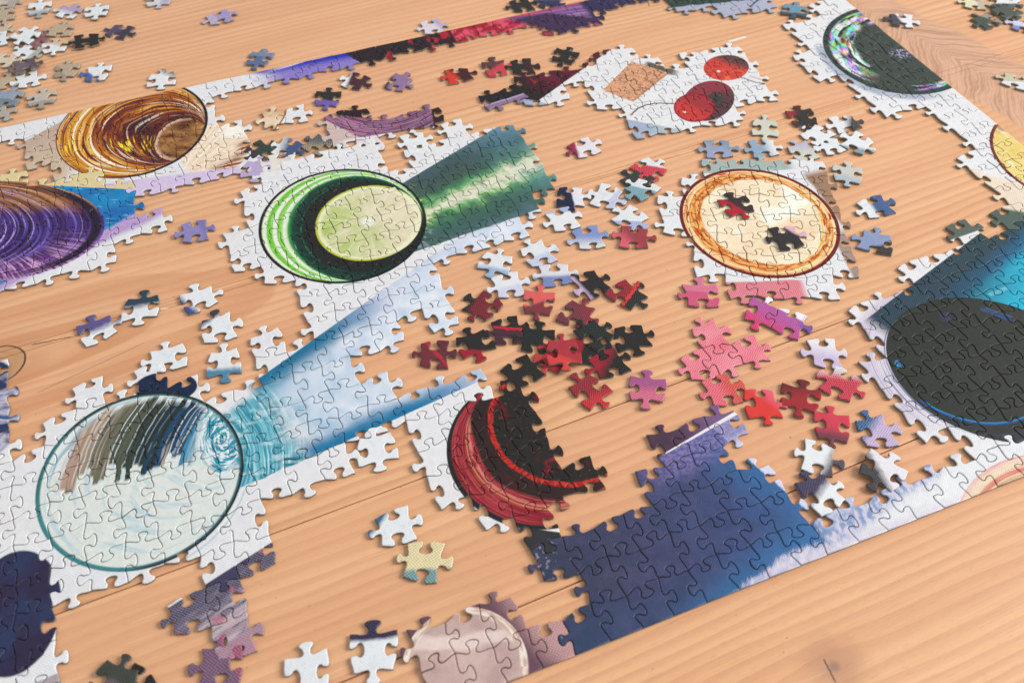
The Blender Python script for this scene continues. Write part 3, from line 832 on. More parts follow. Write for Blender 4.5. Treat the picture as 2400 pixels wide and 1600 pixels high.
@art
def mauvearc():
    n = noise(X, Y, .04, .04, 3, 2.0); w = weave(1.4)
    O = Ell([(782, 275), (840, 298), (900, 300), (960, 290), (1010, 266)], True)
    st = noise(O.a, O.r, 1.2, 60, 3, 3.0)
    mv = mix(ss(.4, .62, st), C(84, 56, 82), C(172, 128, 158))
    mv = mix(ss(.58, .68, noise(O.a, O.r, 2, 50, 2, 7.0)) * .8, mv, C(206, 96, 120))
    c = mix(ss(.97, .99, O.r + (n - .5) * .02), mv, mv)
    lo = Line((770, 286), (850, 326)); lo2 = Line((850, 322), (1010, 298))
    c = mix(ss(.5, -.5, lo.d) * ss(1.2, 1.0, lo.t), c, mix(clamp(w * .5 + .5), C(170, 136, 124), C(222, 206, 204)))
    c = mix(ss(.5, -.5, lo2.d) * ss(-.4, -.2, lo2.t), c, C(216, 209, 213))
    u1 = Line((760, 265), (840, 276))
    c = mix(ss(-.3, .3, u1.d) * ss(1.4, 1.2, u1.t), c, C(52, 40, 44))
    u2 = Line((1018, 300), (1012, 262))
    c = mix(ss(.3, -.3, u2.d), c, C(58, 40, 44))
    end(c)

@art
def inkmauve():
    n = noise(X, Y, .05, .05, 3, 2.0)
    l = Line((1131, 249), (1240, 215))
    c = mix(ss(-.4, .4, l.d), mix(n, C(110, 88, 124), C(150, 126, 164)), C(46, 44, 46))
    c = mix(band(l.d, -1.2, .8), c, C(176, 156, 180))
    end(c, .36)

@art
def mosscloth():
    n = noise(X, Y, .05, .05, 3, 2.0); w = weave(1.2)
    l = Line((1640, 12), (1800, -4))
    c = mix(clamp(w * .3 + n - .2), C(178, 172, 190), C(140, 165, 178))
    c = mix(ss(-1, 1, l.d + (n - .5) * 8), c, C(58, 72, 66))
    c = mix(stroke((1757, 18), (1782, -4), 1.0), c, C(60, 90, 110))
    end(c)

@art
def rosecloth():
    w = weave(1.4); n = noise(X, Y, .05, .05, 3, 2.0)
    c = mix(clamp(w * .5 + n - .1), C(212, 88, 108), C(236, 168, 176))
    end(c)

@art
def magentacloth():
    w = weave(1.4); n = noise(X, Y, .05, .05, 3, 2.0)
    l = Line((1760, 700), (1860, 760))
    c = mix(ss(-24, 4, l.d + (n - .5) * 12), C(206, 54, 96), C(166, 86, 150))
    c = mix(clamp(w * .4), c, C(226, 150, 186))
    c = mix(ss(3, 4.5, l.d - l.t * 3 + (n - .5) * 3), c, C(230, 226, 230))
    c = mix(ss(1.0, 1.2, l.t) * ss(-2, 3, l.d), c, C(120, 90, 150))
    end(c)

@art
def ambersliver():
    O = Ell([(672, 232), (673, 252), (668, 275), (650, 300), (640, 310)], True)
    n = noise(X, Y, .06, .06, 3, 2.0)
    c = mix(ss(1.0, .985, O.r), paper(), mix(ss(.35, .65, n), C(206, 168, 128), C(228, 206, 180)))
    c = mix(band(O.r, .985, .012), c, C(150, 96, 56))
    end(c)

def loose_material():
    """one piece cut from the print: its colours are the piece's own properties"""
    global X, Y
    mt = start("loose_piece_print")
    ca, cb, cc = attr('ca'), attr('cb'), attr('cc')
    sx, sy, off = sep(attr('split', out='Vector'))
    wv, mot, seed = sep(attr('mark', out='Vector'))
    n = noise(X, Y, .12, .12, 3, 2.0); 
    n2 = V(G.nodes.new('ShaderNodeTexNoise').outputs[0]); t = n2.s.node
    t.inputs['Scale'].default_value = 1; t.inputs['Detail'].default_value = 3
    put(t.inputs['Vector'], xyz(X * .13, Y * .13, seed))
    n3 = V(G.nodes.new('ShaderNodeTexNoise').outputs[0]); t3_ = n3.s.node
    t3_.inputs['Scale'].default_value = 1; t3_.inputs['Detail'].default_value = 4
    put(t3_.inputs['Vector'], xyz(X * .35, Y * .35, seed))
    soft = pw(frac(seed * .291), 2.0) * 5.0 + .7
    kw = 2 * math.pi / 1.5
    wq = sin(X * kw) * sin(Y * kw * 1.1)
    d = X * sx + Y * sy - off + (n2 - .5) * 7.0 * mx(mot, .35) + (n3 - .5) * soft * .9 + wq * soft * .28 * mn(wv * 2, 1.0)
    c = mix(clamp(d / soft * .5 + .5), ca, cb)
    c = mix(band(d + (n3 - .5) * 2.5, 0.0, 1.3) * attr('streak', out='Fac') * ss(.3, .45, n3 + .06), c, cc)
    c = mix(ss(.5, .72, n3) * .22, c, mulc(c, .55))
    k = 2 * math.pi / 2.1
    w = sin(X * k + sin(Y * k * .5) * .6) * sin(Y * k * 1.1)
    c = mix(clamp(w * 1.2 + .1) * wv, c, mulc(c, 0.5))
    c = mix(clamp(-w * .8) * wv, c, mix(.5, c, C(235, 230, 225)))
    c = mix(clamp((n2 - .45) * 2.5) * mot * .55, c, mulc(c, .6))
    X, Y = X, Y
    k2 = 2 * math.pi / 0.62
    h = sin(X * k2) * sin(Y * k2) * .5 + noise(X, Y, .9, .9, 3, 9.0) * .9
    finish(c, .5, h, 0.00012, .30, .4)
    return mt

def card_material():
    mt = new_mat("grey_cardboard")
    tc = G.nodes.new('ShaderNodeNewGeometry'); x, y, z = sep(V(tc.outputs['Position']))
    n = noise(x * 1000, y * 1000, 1.2, 1.2, 3, 1.0); l = noise(x * 1000, z * 1000, .4, 7, 2, 3.0)
    c = mix(n, C(142, 138, 128), C(112, 106, 96))
    c = mix(ss(.5, .7, l) * .5, c, C(165, 160, 150))
    finish(c, .85, spec=.2)
    return mt

# ------------------------------------------------------------------ the table
def tag(o, label=None, cat=None, group=None, kind=None):
    for k, v in (('label', label), ('category', cat), ('group', group), ('kind', kind)):
        if v: o[k] = v
    return o
def empty(name, loc=(0, 0, 0)):
    o = bpy.data.objects.new(name, None); COL.objects.link(o); o.location = loc
    o.empty_display_size = 0.02
    return o
def link(name, me, parent=None, loc=(0, 0, 0), rot=(0, 0, 0)):
    o = bpy.data.objects.new(name, me); COL.objects.link(o)
    o.parent = parent; o.location = loc; o.rotation_euler = rot
    return o

GA = math.radians(22.95)                              # direction of the boards and of their grain
GU = np.array([math.cos(GA), math.sin(GA)]); GV = np.array([-math.sin(GA), math.cos(GA)])
def grain(px, py): p = at(px, py, 0.0); return p @ GU, p @ GV

def wood_material():
    mt = new_mat("oiled_pine")
    g = G.nodes.new('ShaderNodeNewGeometry'); x, y, z = sep(V(g.outputs['Position']))
    gx = (x * float(GU[0]) + y * float(GU[1])) * 1000; gy = (y * float(GU[0]) - x * float(GU[1])) * 1000
    sd = attr('seed', out='Fac')
    yy = gy
    kn = [(grain(-8, 856), 17.0, 3.0), (grain(1955, 1560), 8.0, 3.0), (grain(1480, 1030), 0.1, 3)]
    holes = []
    for (a, b), R, el in kn[:2]:
        dx = (gx - a * 1000) / el; dy = gy - b * 1000
        r2 = dx * dx + dy * dy + R * 4
        yy = yy - dy * (R * R * .9) / r2
        rx = gx - a * 1000
        holes.append((sqrt(rx * rx / 1.25 + dy * dy), R))
    slow = noise(gx, gy, .0032, .012, 2, sd * 3.7)
    yy = yy + (slow - .5) * 36 + (noise(gx, gy, .008, .03, 2, sd) - .5) * 4
    per = frac(yy / 8.2 + sd)
    lat = ss(.15, .86, per) * ss(1.0, .9, per)
    amp = ss(.25, .7, noise(gx, gy, .002, .02, 2, sd + 9.0)) * .5 + .5
    broad = noise(gx, yy, .0018, .03, 2, sd + 5.0)
    c = mix(ss(.3, .72, broad), C(230, 180, 136), C(217, 163, 120))
    c = mix(lat * amp * .8, c, C(199, 144, 108))
    fib = noise(gx, gy, .02, 1.3, 3, 2.0)
    c = mix(ss(.5, .8, fib) * .24, c, C(184, 126, 88))
    c = mix(ss(.5, .25, fib) * .20, c, C(238, 196, 152))
    pore = noise(gx, gy, .11, 3.4, 1, 21.0)
    c = mix(ss(.64, .74, pore) * .5, c, C(160, 104, 70))
    tint = noise(gx, gy, .0012, .004, 1, sd * 9.1)
    c = mix(ss(.35, .65, tint) * .35, c, C(222, 166, 128))
    c = mix(ss(.5, .75, noise(gx, gy, .006, .012, 3, 17.0)) * .3, c, C(206, 156, 116))
    # left hand board: broad flame figure round the knot
    (kx, ky), R, el = kn[0]
    fl = frac(sqrt(((gx - kx * 1000) / 4.2) * ((gx - kx * 1000) / 4.2) + (gy - ky * 1000) * (gy - ky * 1000)) / 27 + (slow - .5) * 1.6)
    fm = ss(330, 60, sqrt((gx - kx * 1000) * (gx - kx * 1000) * .5 + (gy - ky * 1000) * (gy - ky * 1000) * 6))
    c = mix(ss(.2, .8, fl) * ss(.99, .93, fl) * fm * .55, c, C(196, 134, 92))
    d0, R0_ = holes[0]
    kc = mix(noise(d0, gx, .5, .01, 3, 4.0), C(206, 158, 114), C(176, 126, 90))
    c = mix(ss(R0_ + .3, R0_ - .3, d0), c, kc)
    c = mix(band(d0 + (noise(gx, gy, .08, .08, 2, 2.0) - .5) * 2.0, R0_, .6, .5) * ss(.22, .3, noise(gx, gy, .05, .05, 1, 15.0)) * ss(-20, 4, gx - kx * 1000), c, C(62, 46, 36))
    c = mix(ss(R0_ + 22, R0_, d0) * ss(R0_ - .5, R0_ + .5, d0) * .35, c, C(184, 128, 90))
    d1, R1_ = holes[1]
    c = mix(ss(24, 3, d1 + (noise(gx, gy, .1, .1, 3, 5.0) - .5) * 8) * .6, c, C(172, 124, 100))
    c = mix(ss(4.5, 1, d1) * .6, c, C(128, 108, 96))
    def seg(p1, p2, w, wob=0.0):
        a, b = np.array(grain(*p1)) * 1000, np.array(grain(*p2)) * 1000
        l = float(np.hypot(*(b - a))); u = (b - a) / l
        ex, ey = gx - float(a[0]), gy - float(a[1])
        t = (ex * float(u[0]) + ey * float(u[1])) / l; dd = ey * float(u[0]) - ex * float(u[1])
        if wob: dd = dd + (noise(t, 0.0, 7, 1, 3, 4.0) - .5) * wob
        return (1 - ss(w * .5, w * 1.3, absv(dd))) * ss(-.02, .04, t) * ss(1.02, .9, t)
    cr1 = seg((73, 808), (170, 788), .38, 3.0); cr2 = seg((86, 921), (345, 800), .2, .8); cr3 = seg((1930, 1543), (1960, 1600), .5, 2.0)
    cr4 = seg((1515, -4), (1522, 16), .4, 1.0); cr5 = seg((1350, 1005), (1250, 1040), .1)
    c = mix(mx(mx(cr1, cr2 * .75), mx(cr3 * .8, cr4)), c, C(54, 40, 32))
    c = mix(ss(.775, .80, noise(gx, gy, .33, .33, 1, 51.0)) * .6, c, C(110, 78, 58))
    c = mix(ss(.70, .74, noise(gx, gy, .012, .5, 2, 57.0)) * .35, c, C(240, 208, 172))
    # worn figured patch and a white scuff near the far right corner
    q1, q2 = np.array(grain(2010, 8)) * 1000, np.array(grain(2400, 228)) * 1000
    l = float(np.hypot(*(q2 - q1))); u = (q2 - q1) / l
    ex, ey = gx - float(q1[0]), gy - float(q1[1])
    t = (ex * float(u[0]) + ey * float(u[1])); dd = ey * float(u[0]) - ex * float(u[1])
    tt = t + absv(dd) * -.9 + (noise(gx, gy, .02, .02, 3, 8.0) - .5) * 30
    ring = noise(tt, dd, .30, .02, 3, 2.0, .6)
    fig = mix(ss(.4, .66, ring), C(210, 168, 140), C(168, 126, 104))
    pm = ss(44, 36, absv(dd + (noise(gx, gy, .012, .012, 2, 3.0) - .5) * 30)) * ss(-60, 30, t)
    c = mix(pm * .75, c, fig)
    c = mix(seg((1708, 98), (1750, 86), 1.3, 4.0), c, C(232, 226, 222))
    c = mix(seg((378, 737), (386, 724), .8, 1.0) * 0.0 + seg((376, 724), (394, 722), .7, 2.0), c, C(226, 206, 190))
    wear = noise(gx, gy, .004, .006, 3, 2.0)
    h = lat * .5 + fib * .5 + noise(gx, gy, .3, 1.5, 2, 6.0) * .3
    finish(c, ss(.2, .9, wear) * .12 + .42, h, .0003, .55, .25)
    return mt

def plank_mesh(name, x0, x1, y0, y1, th=0.028, b=0.00035):
    vs, f = [], []
    xs = [(x0, 0), (x0 + b, 1), (x1 - b, 1), (x1, 0)]; 
    prof = [(y0, -th), (y0, -b), (y0 + b * .4, -b * .3), (y0 + b * 1.4, 0), (y1 - b * 1.4, 0), (y1 - b * .4, -b * .3), (y1, -b), (y1, -th)]
    for x in (x0, x1):
        for y, z in prof: vs.append((x, y, z))
    n = len(prof)
    for k in range(n):
        k2 = (k + 1) % n
        f.append((k, k + n, k2 + n, k2))
    f.append(tuple(range(n))); f.append(tuple(range(2 * n - 1, n - 1, -1)))
    me = bpy.data.meshes.new(name); me.from_pydata(vs, [], f); me.update()
    return me

WOOD = wood_material()
table = tag(empty("pine_table", (0, 0.8, 0)), "oiled pine table top of glued boards with thin dark joints", "table")
# joints measured along the photograph: their place across the grain
jA = np.mean([grain(*p)[1] for p in ((636, 653.7), (1269, 464), (1600, 364.5), (2008, 229.6))])
jC = np.mean([grain(*p)[1] for p in ((643, 1236), (1249, 1021), (1600, 894), (2005, 750.7))])
jD = np.mean([grain(*p)[1] for p in ((800, 1585), (1229, 1412), (1859, 1153), (2192, 1019))])
jE = np.mean([grain(*p)[1] for p in ((2328, 129), (2400, 114))])
joints = sorted([jD - .30, jD - .155, jD, jC, jA, jE, jE + .13, jE + .27, jE + .40, jE + .54])
for k, (a, b) in enumerate(zip(joints, joints[1:])):
    g_ = 0.00022
    me = plank_mesh("plank", -1.3, 1.9, a + (.0004 if a in (jC, jD) else .00024), b - (.0004 if b in (jC, jD) else .00022))
    me.materials.append(WOOD)
    o = link("plank", me, table, (0, -0.8, 0), (0, 0, GA))
    o["seed"] = [0.13, 1.71, 2.37, 3.9, 5.33, 4.21, 6.07, 7.77, 8.2, 9.1][k % 10]

# ------------------------------------------------------------------ the assembled sections of the puzzle
CARD = card_material()
MATS = {}
def art_mat(fn):
    if fn not in MATS:
        MATS[fn] = start(fn + "_print"); ART[fn]()
    return MATS[fn]
def inside(p, poly):
    r = False
    for (x0, y0), (x1, y1) in zip(poly, poly[1:] + poly[:1]):
        if (y0 > p[1]) != (y1 > p[1]) and p[0] < (x1 - x0) * (p[1] - y0) / (y1 - y0) + x0: r = not r
    return r
rnd = random.Random(5)
def section(name, label, lat, cells, fn, base=0.0):
    mats = [art_mat(fn), CARD]
    ctr = np.mean([lat.raw(i + .5, j + .5) for i, j in cells], axis=0)
    root = tag(empty(name, (ctr[0], ctr[1], 0)), label, "jigsaw section", "joined sections of the jigsaw")
    for i, j in cells:
        P = lat.outline(i, j); c = lat.raw(i + .5, j + .5)
        me = piece_mesh("puzzle_piece", P, c, mats, c)
        tx, ty = rnd.gauss(0, .010), rnd.gauss(0, .010)
        link("puzzle_piece", me, root, (c[0] - ctr[0], c[1] - ctr[1], base + rnd.uniform(0.00008, .00032)), (tx, ty, 0))
    return root
def to_px(p, z=T):
    d = np.array([p[0], p[1], z - CAM_Z]); f = d @ FW
    return 1200 + F_PX * (d @ RIGHT) / f, 800 - F_PX * (d @ UP) / f
MAIN = Lattice((OX, OY), TH, warp=True)
taken = set()
def framed(name, label, poly, fn, lat=None, extra=(), drop=()):
    L = lat or MAIN
    cells = []
    for j in range(-3, 30):
        for i in range(-24, 30):
            if L is MAIN and (i >= 25 or j < 0 or j >= 27 or (i, j) in taken): continue
            px = to_px(L.raw(i + .5, j + .5))
            if px[0] < -110 or px[0] > 2510 or px[1] < -90 or px[1] > 1710: continue
            if (inside(px, poly) or (i, j) in extra) and (i, j) not in drop: cells.append((i, j))
    if L is MAIN: taken.update(cells)
    if DEBUG: print(name, len(cells))
    return section(name, label, L, cells, fn)
DEBUG = False

framed("jigsaw_section", "navy shadow section with white strip along the near straight edge", [(2270,1075),(2175,1095),(2186,1122),(2136,1135),(2110,1135),(2060,1140),(2060,1165),(2012,1185),(1990,1195),(1944,1222),(1900,1228),(1893,1200),(1862,1168),(1838,1134),(1800,1110),(1745,1116),(1730,1090),(1700,1055),(1750,1035),(1755,1000),(1720,975),(1690,970),(1610,980),(1520,1030),(1525,1065),(1553,1068),(1560,1090),(1538,1109),(1502,1120),(1505,1160),(1525,1180),(1503,1200),(1405,1220),(1354,1241),(1310,1258),(1225,1262),(1233,1306),(1255,1330),(1310,1362),(1365,1358),(1380,1371),(1362,1385),(1386,1417),(1340,1425),(1330,1450),(1290,1460),(1330,1540),(1360,1700),(2520,1400),(2520,1040)], 'navy')
framed("jigsaw_section", "rosy beige round glass section at the lower edge of the photo", [(1290,1460),(1256,1465),(1210,1440),(1225,1405),(1158,1395),(1110,1412),(1042,1425),(1000,1450),(940,1461),(960,1500),(936,1520),(970,1545),(965,1750),(1360,1750),(1330,1540)], 'rosy')
framed("jigsaw_section", "red and black crescent of a half finished glass section", [(1165,895),(1201,924),(1215,945),(1249,985),(1262,1046),(1290,1075),(1340,1040),(1400,1060),(1415,1110),(1405,1140),(1330,1165),(1294,1178),(1273,1192),(1315,1205),(1311,1230),(1304,1257),(1228,1266),(1195,1262),(1190,1240),(1154,1219),(1151,1243),(1123,1250),(1117,1219),(1079,1202),(1083,1172),(1008,1202),(1001,1171),(962,1171),(970,1124),(1011,1110),(997,1073),(1000,1023),(977,992),(1050,965),(1110,930)], 'redglass', drop=((-4, 5), (-4, 6), (1, 5)))
framed("jigsaw_section", "big black round glass section with teal lit shadow at the right border", [(2500,525),(2345,510),(2318,540),(2290,530),(2225,520),(2205,540),(2235,565),(2210,600),(2110,595),(2105,625),(2140,655),(2130,665),(2080,690),(2070,710),(1995,705),(1985,735),(2005,760),(2030,800),(2035,815),(2070,850),(2060,850),(2025,855),(2020,885),(2060,905),(2085,925),(2110,940),(2095,945),(2120,985),(2110,1010),(2140,1025),(2200,1020),(2230,1010),(2240,1045),(2260,1065),(2280,1085),(2520,1085)], 'blackglass')
framed("jigsaw_section", "lemon yellow glass section on the right straight edge with brown rim", [(2240,285),(2275,320),(2268,345),(2290,370),(2265,395),(2265,420),(2300,445),(2330,470),(2310,490),(2345,510),(2520,525),(2520,285)], 'lemonade')
framed("jigsaw_section", "dark half glass section with rainbow glints cut by the right straight edge", [(1925,-90),(2500,-90),(2500,300),(2240,300),(2215,262),(2100,262),(2060,245),(2005,235),(2010,215),(1985,195),(1950,185),(1885,170),(1880,145),(1920,125),(1900,110),(1870,80),(1870,62),(1930,50),(1945,40),(1920,20)], 'iridescent')
framed("jigsaw_section", "lime slice in a green striped glass with long green shadow section", [(625,410),(660,392),(722,385),(775,365),(850,347),(890,375),(915,392),(963,362),(1015,355),(1021,326),(1065,292),(1110,316),(1106,337),(1133,330),(1135,300),(1178,272),(1225,279),(1235,323),(1255,340),(1259,367),(1285,372),(1293,405),(1300,430),(1286,450),(1280,480),(1262,500),(1239,520),(1259,543),(1249,568),(1200,577),(1126,594),(1040,600),(1021,621),(1055,645),(1045,660),(1069,686),(1082,723),(1062,751),(1011,737),(997,710),(973,723),(935,713),(925,735),(800,760),(785,740),(764,712),(739,724),(698,719),(667,690),(660,665),(634,640),(639,612),(581,635),(553,617),(545,569),(538,543),(568,520),(600,510),(578,474),(599,456),(634,450)], 'lime')
framed("jigsaw_section", "clear teal rimmed tumbler with blue edged light beam section", [(800,760),(925,735),(950,768),(929,802),(814,815),(812,835),(845,863),(892,853),(943,873),(946,908),(990,897),(1035,873),(1092,863),(1126,856),(1184,862),(1165,895),(1110,930),(1050,965),(977,992),(930,1000),(800,1050),(780,1103),(763,1151),(681,1161),(630,1168),(654,1202),(640,1250),(596,1270),(559,1298),(432,1400),(412,1373),(436,1349),(392,1328),(368,1352),(245,1383),(194,1407),(170,1393),(146,1393),(140,1320),(60,1275),(-90,1275),(-90,1127),(20,1107),(61,1057),(95,1016),(143,992),(136,958),(163,924),(238,917),(272,911),(313,894),(374,873),(456,873),(486,914),(530,904),(575,880),(605,880),(595,856),(585,825),(622,802),(697,791),(741,754)], 'tumbler')
framed("jigsaw_section", "mottled grey and pink strip hanging below the clear tumbler", [(559,1298),(599,1294),(579,1325),(610,1369),(600,1385),(627,1403),(599,1464),(545,1475),(524,1512),(456,1519),(456,1468),(415,1458),(439,1434),(432,1400)], 'mottled', extra=((-10, 3),))
framed("jigsaw_section", "dark indigo disc section in the lower left corner of the photo", [(-90,1275),(60,1275),(140,1320),(150,1395),(155,1430),(120,1460),(160,1470),(155,1520),(185,1545),(150,1570),(160,1750),(-90,1750)], 'dusk_disc')
framed("jigsaw_section", "navy and white fragment at the left border beside the knot", [(-90,835),(40,838),(30,870),(45,890),(40,925),(65,945),(40,970),(60,1000),(30,1015),(65,1035),(30,1070),(-90,1080)], 'harbour')
framed("jigsaw_section", "violet striped glass section with blue and lavender cloth", [(-90,425),(20,405),(95,412),(110,435),(156,415),(240,418),(310,422),(330,445),(322,475),(345,485),(375,475),(405,495),(385,530),(300,555),(275,570),(282,600),(255,622),(184,625),(122,659),(0,679),(-90,690)], 'violet')
framed("jigsaw_section", "amber brown whirled glass section on the far straight edge", [(-90,270),(480,150),(482,215),(515,240),(500,275),(545,285),(585,300),(598,330),(625,345),(592,371),(560,390),(460,411),(418,425),(333,440),(310,425),(240,418),(156,415),(122,405),(78,394),(85,350),(65,337),(75,322),(0,337),(-90,350)], 'amber')
framed("jigsaw_section", "long far edge strip running from white through blue, black and crimson", [(480,120),(482,222),(575,215),(622,204),(700,195),(765,170),(844,158),(912,148),(1018,124),(1055,109),(1120,103),(1222,76),(1290,72),(1327,82),(1385,78),(1405,60),(1412,37),(1445,20),(1514,3),(1600,-60),(1600,-100),(1000,-90)], 'topstrip')

def lat_at(px, ang_deg=0.0, off=(0.5, 0.5), seed=3):
    """a free lattice whose cell (0, 0) is centred on the pixel; angle added to the frame's direction"""
    a = TH + math.radians(ang_deg)
    u = np.array([math.cos(a), math.sin(a)]); v = np.array([-math.sin(a), math.cos(a)])
    return Lattice(at(*px) - .5 * PU * u - .5 * PV * v, a, seed=seed)
framed("jigsaw_section", "two red cherries and a printed cork on white, maroon wedge at its left", [(1228,210),(1242,184),(1290,177),(1344,153),(1378,145),(1392,136),(1426,119),(1456,116),(1470,129),(1500,136),(1534,133),(1572,160),(1600,139),(1644,129),(1675,109),(1712,119),(1777,146),(1767,163),(1804,177),(1831,194),(1818,214),(1760,235),(1746,252),(1722,252),(1729,275),(1756,292),(1736,313),(1678,333),(1631,316),(1600,306),(1541,313),(1494,303),(1450,286),(1433,252),(1378,231),(1375,211),(1337,204),(1303,235),(1266,238),(1232,214)], 'cherries', lat_at((1500, 190), -8, seed=11))
framed("jigsaw_section", "cream round plate with brown and orange rim, pink cloth below", [(1530,478),(1548,455),(1600,418),(1655,412),(1640,390),(1668,371),(1746,364),(1831,381),(1862,371),(1898,390),(1935,412),(1978,432),(1968,455),(1985,473),(2003,503),(1975,520),(2000,543),(1995,565),(2030,598),(2018,630),(1965,635),(1978,655),(1958,684),(1916,683),(1872,698),(1811,683),(1735,683),(1692,666),(1700,645),(1665,628),(1614,608),(1630,585),(1590,560),(1555,545),(1575,520),(1560,500)], 'dipplate', lat_at((1765, 525), -22, seed=12))
framed("jigsaw_section", "mauve striped arc with black ends and white pieces below", [(765,255),(800,248),(858,262),(860,285),(890,280),(920,252),(975,250),(1010,243),(1050,262),(1040,290),(1000,310),(960,320),(890,330),(885,345),(850,350),(800,335),(780,310)], 'mauvearc', lat_at((905, 295), -2, seed=13))
section("jigsaw_section", "small pair of joined pieces, black above and mauve below", lat_at((1155, 234), 6, seed=14), [(0, 0), (1, 0)], 'inkmauve')
framed("jigsaw_section", "dark green and grey lavender group at the far border of the photo", [(1560,-60),(1565,12),(1610,25),(1668,18),(1700,32),(1740,35),(1800,15),(1805,-60)], 'mosscloth', lat_at((1640, 5), -5, seed=15))
section("jigsaw_section", "four joined rose pink woven pieces in front of the cream plate", lat_at((1697, 838), -3, seed=16), [(0, 0), (-1, 0), (1, 0), (0, 1)], 'rosecloth')
section("jigsaw_section", "two joined magenta pieces with white upper edge", lat_at((1784, 732), -50, seed=17), [(0, 0), (1, 0)], 'magentacloth')
section("jigsaw_section", "two joined pieces with a curved amber edge on white", lat_at((639, 278), -5, seed=18), [(0, 0), (1, 0)], 'ambersliver')

# ------------------------------------------------------------------ loose pieces
LOOSE = loose_material()
Wt = (224, 226, 228); K = (50, 48, 47)
TN = (190, 166, 134)
placed = []
def loose(x, y, ang, types, A, B=None, d=0, off=0, label="", streak=None, lvl=0, wv=.25, mot=.3, tilt=None, sc=1.03):
    n = len(placed)
    r = random.Random(1000 + n * 17)
    h = T * lvl
    c = at(x, y, T + h)
    q = math.radians(ang)
    def wdir(a):
        v = at(x + 12 * math.cos(a), y - 12 * math.sin(a)) - at(x, y)
        return math.atan2(v[1], v[0])
    rot = wdir(q)
    L, Hh = PU * r.uniform(.96, 1.04) * sc, PV * r.uniform(.95, 1.03) * sc
    if r.random() < .35: L, Hh = PV * sc, PU * sc
    j = lambda k: r.uniform(-k, k) * PU
    cs = [(-L / 2, -Hh / 2), (L / 2, -Hh / 2), (L / 2, Hh / 2), (-L / 2, Hh / 2)]
    st = r.choice((-1, 1)) * .055
    cs = [np.array([a + j(.05), b + j(.035) + PU * (st if k % 2 else -st)]) for k, (a, b) in enumerate(cs)]
    # edges counter-clockwise from the bottom; types run clockwise from the tip (+x): right, bottom, left, top
    right, bottom, left, top = types
    out = []
    for (a, b), ty in zip(((0, 1), (1, 2), (2, 3), (3, 0)), (bottom, right, top, left)):
        e = tab_edge(cs[a], cs[b], -1 if ty == 't' else 1, r)
        out.append(e[:-1])
    P = np.concatenate(out)
    me = piece_mesh("loose_piece", P, np.zeros(2), [LOOSE, CARD], np.zeros(2))
    tx, ty_ = (r.gauss(0, .012), r.gauss(0, .012)) if tilt is None else (math.radians(tilt[0]), math.radians(tilt[1]))
    lift = abs(tx) * .010 + abs(ty_) * .010 if lvl else 0.0
    o = link("puzzle_piece", me, None, (c[0], c[1], h + 0.00004 + (lift if tilt else (abs(tx) + abs(ty_)) * .009)), (0, 0, 0))
    o.rotation_euler = (tx, ty_, rot)
    tag(o, label, "puzzle piece", "loose jigsaw pieces scattered on the table")
    B = B or A
    if max(A) < 100: wv = min(wv, .1)
    sd = wdir(math.radians(d)) - rot
    R = PU * 1000 / 2
    o["ca"] = list(map(float, C(*A))); o["cb"] = list(map(float, C(*B))); o["cc"] = list(map(float, C(*(streak or A))))
    o["streak"] = 1.0 if streak else 0.0
    o["split"] = [math.cos(sd), math.sin(sd), (off if B != A else 9.0) * R]
    o["mark"] = [float(wv), float(mot), float(n * 3.3)]
    placed.append(o)

t4, t3, thh = 'thth', 'thht', 'tthh'
# heap in the far left corner
loose(12, 6, 0, t4, (200, 185, 170), (176, 160, 150), 0, .3, "tan woven piece in the far left corner, topmost of the heap", wv=.7)
loose(6, 36, 100, t4, (186, 166, 136), label="brown woven piece at the left border just below the corner piece", wv=.8)
loose(92, 20, 260, t4, Wt, (150, 160, 165), -80, .5, "white piece with grey tab at its lower end, far left corner heap", mot=.2)
loose(160, 28, 45, t3, (170, 155, 186), Wt, 215, .1, "lavender piece with white lower half beside the far left heap")
loose(226, 27, 258, t4, Wt, label="white piece farthest right of the white ones in the far left heap")
loose(80, 93, 30, t4, (140, 88, 98), label="mauve red piece mostly hidden under a white piece in the heap")
loose(142, 70, 60, t3, TN, label="tan basket weave piece above the black piece of the heap", wv=1.0)
loose(61, 84, 35, t4, Wt, label="white piece lying over the mauve red one in the heap", lvl=1, tilt=(2, -3))
loose(-6, 70, 0, t4, (200, 180, 155), label="tan piece half out of the photo at the left border", wv=.7)
loose(-7, 92, 10, t4, Wt, label="white piece half out of the photo at the left border")
loose(127, 110, 265, t4, Wt, (200, 182, 155), 45, .25, "white piece with tan upper corner left of the black heap piece")
loose(204, 96, 10, t4, (46, 38, 38), label="plain black piece lying at the right side of the heap", lvl=.35, tilt=(2, 2))
loose(280, 73, -10, t4, (86, 76, 98), (66, 58, 76), 0, .2, "speckled purple grey piece touching the black heap piece", wv=.5, mot=.8)
loose(64, 122, -20, t4, Wt, (165, 165, 160), -10, .6, "white piece with a grey tab in the middle of the heap")
loose(9, 142, 0, t4, (216, 198, 174), label="cream woven piece at the left border beside the mauve grey piece", wv=.7)
loose(64, 187, 195, t4, Wt, label="white piece at the foot of the heap, below the mauve grey one")
loose(61, 155, 15, t4, (108, 90, 98), (86, 72, 82), 30, .2, "dark mauve grey piece lying tilted over two white ones", lvl=1, tilt=(-4, 3), mot=.9)
loose(9, 190, 20, t4, (190, 168, 138), label="brown woven piece at the left border low in the heap", wv=.8)
loose(156, 165, 70, t4, (186, 166, 140), (160, 142, 122), 200, .4, "tan woven piece left of the white and blue one", wv=1.0)
loose(228, 171, 70, t3, Wt, (72, 98, 164), 205, .5, "white piece with a blue lower left corner")
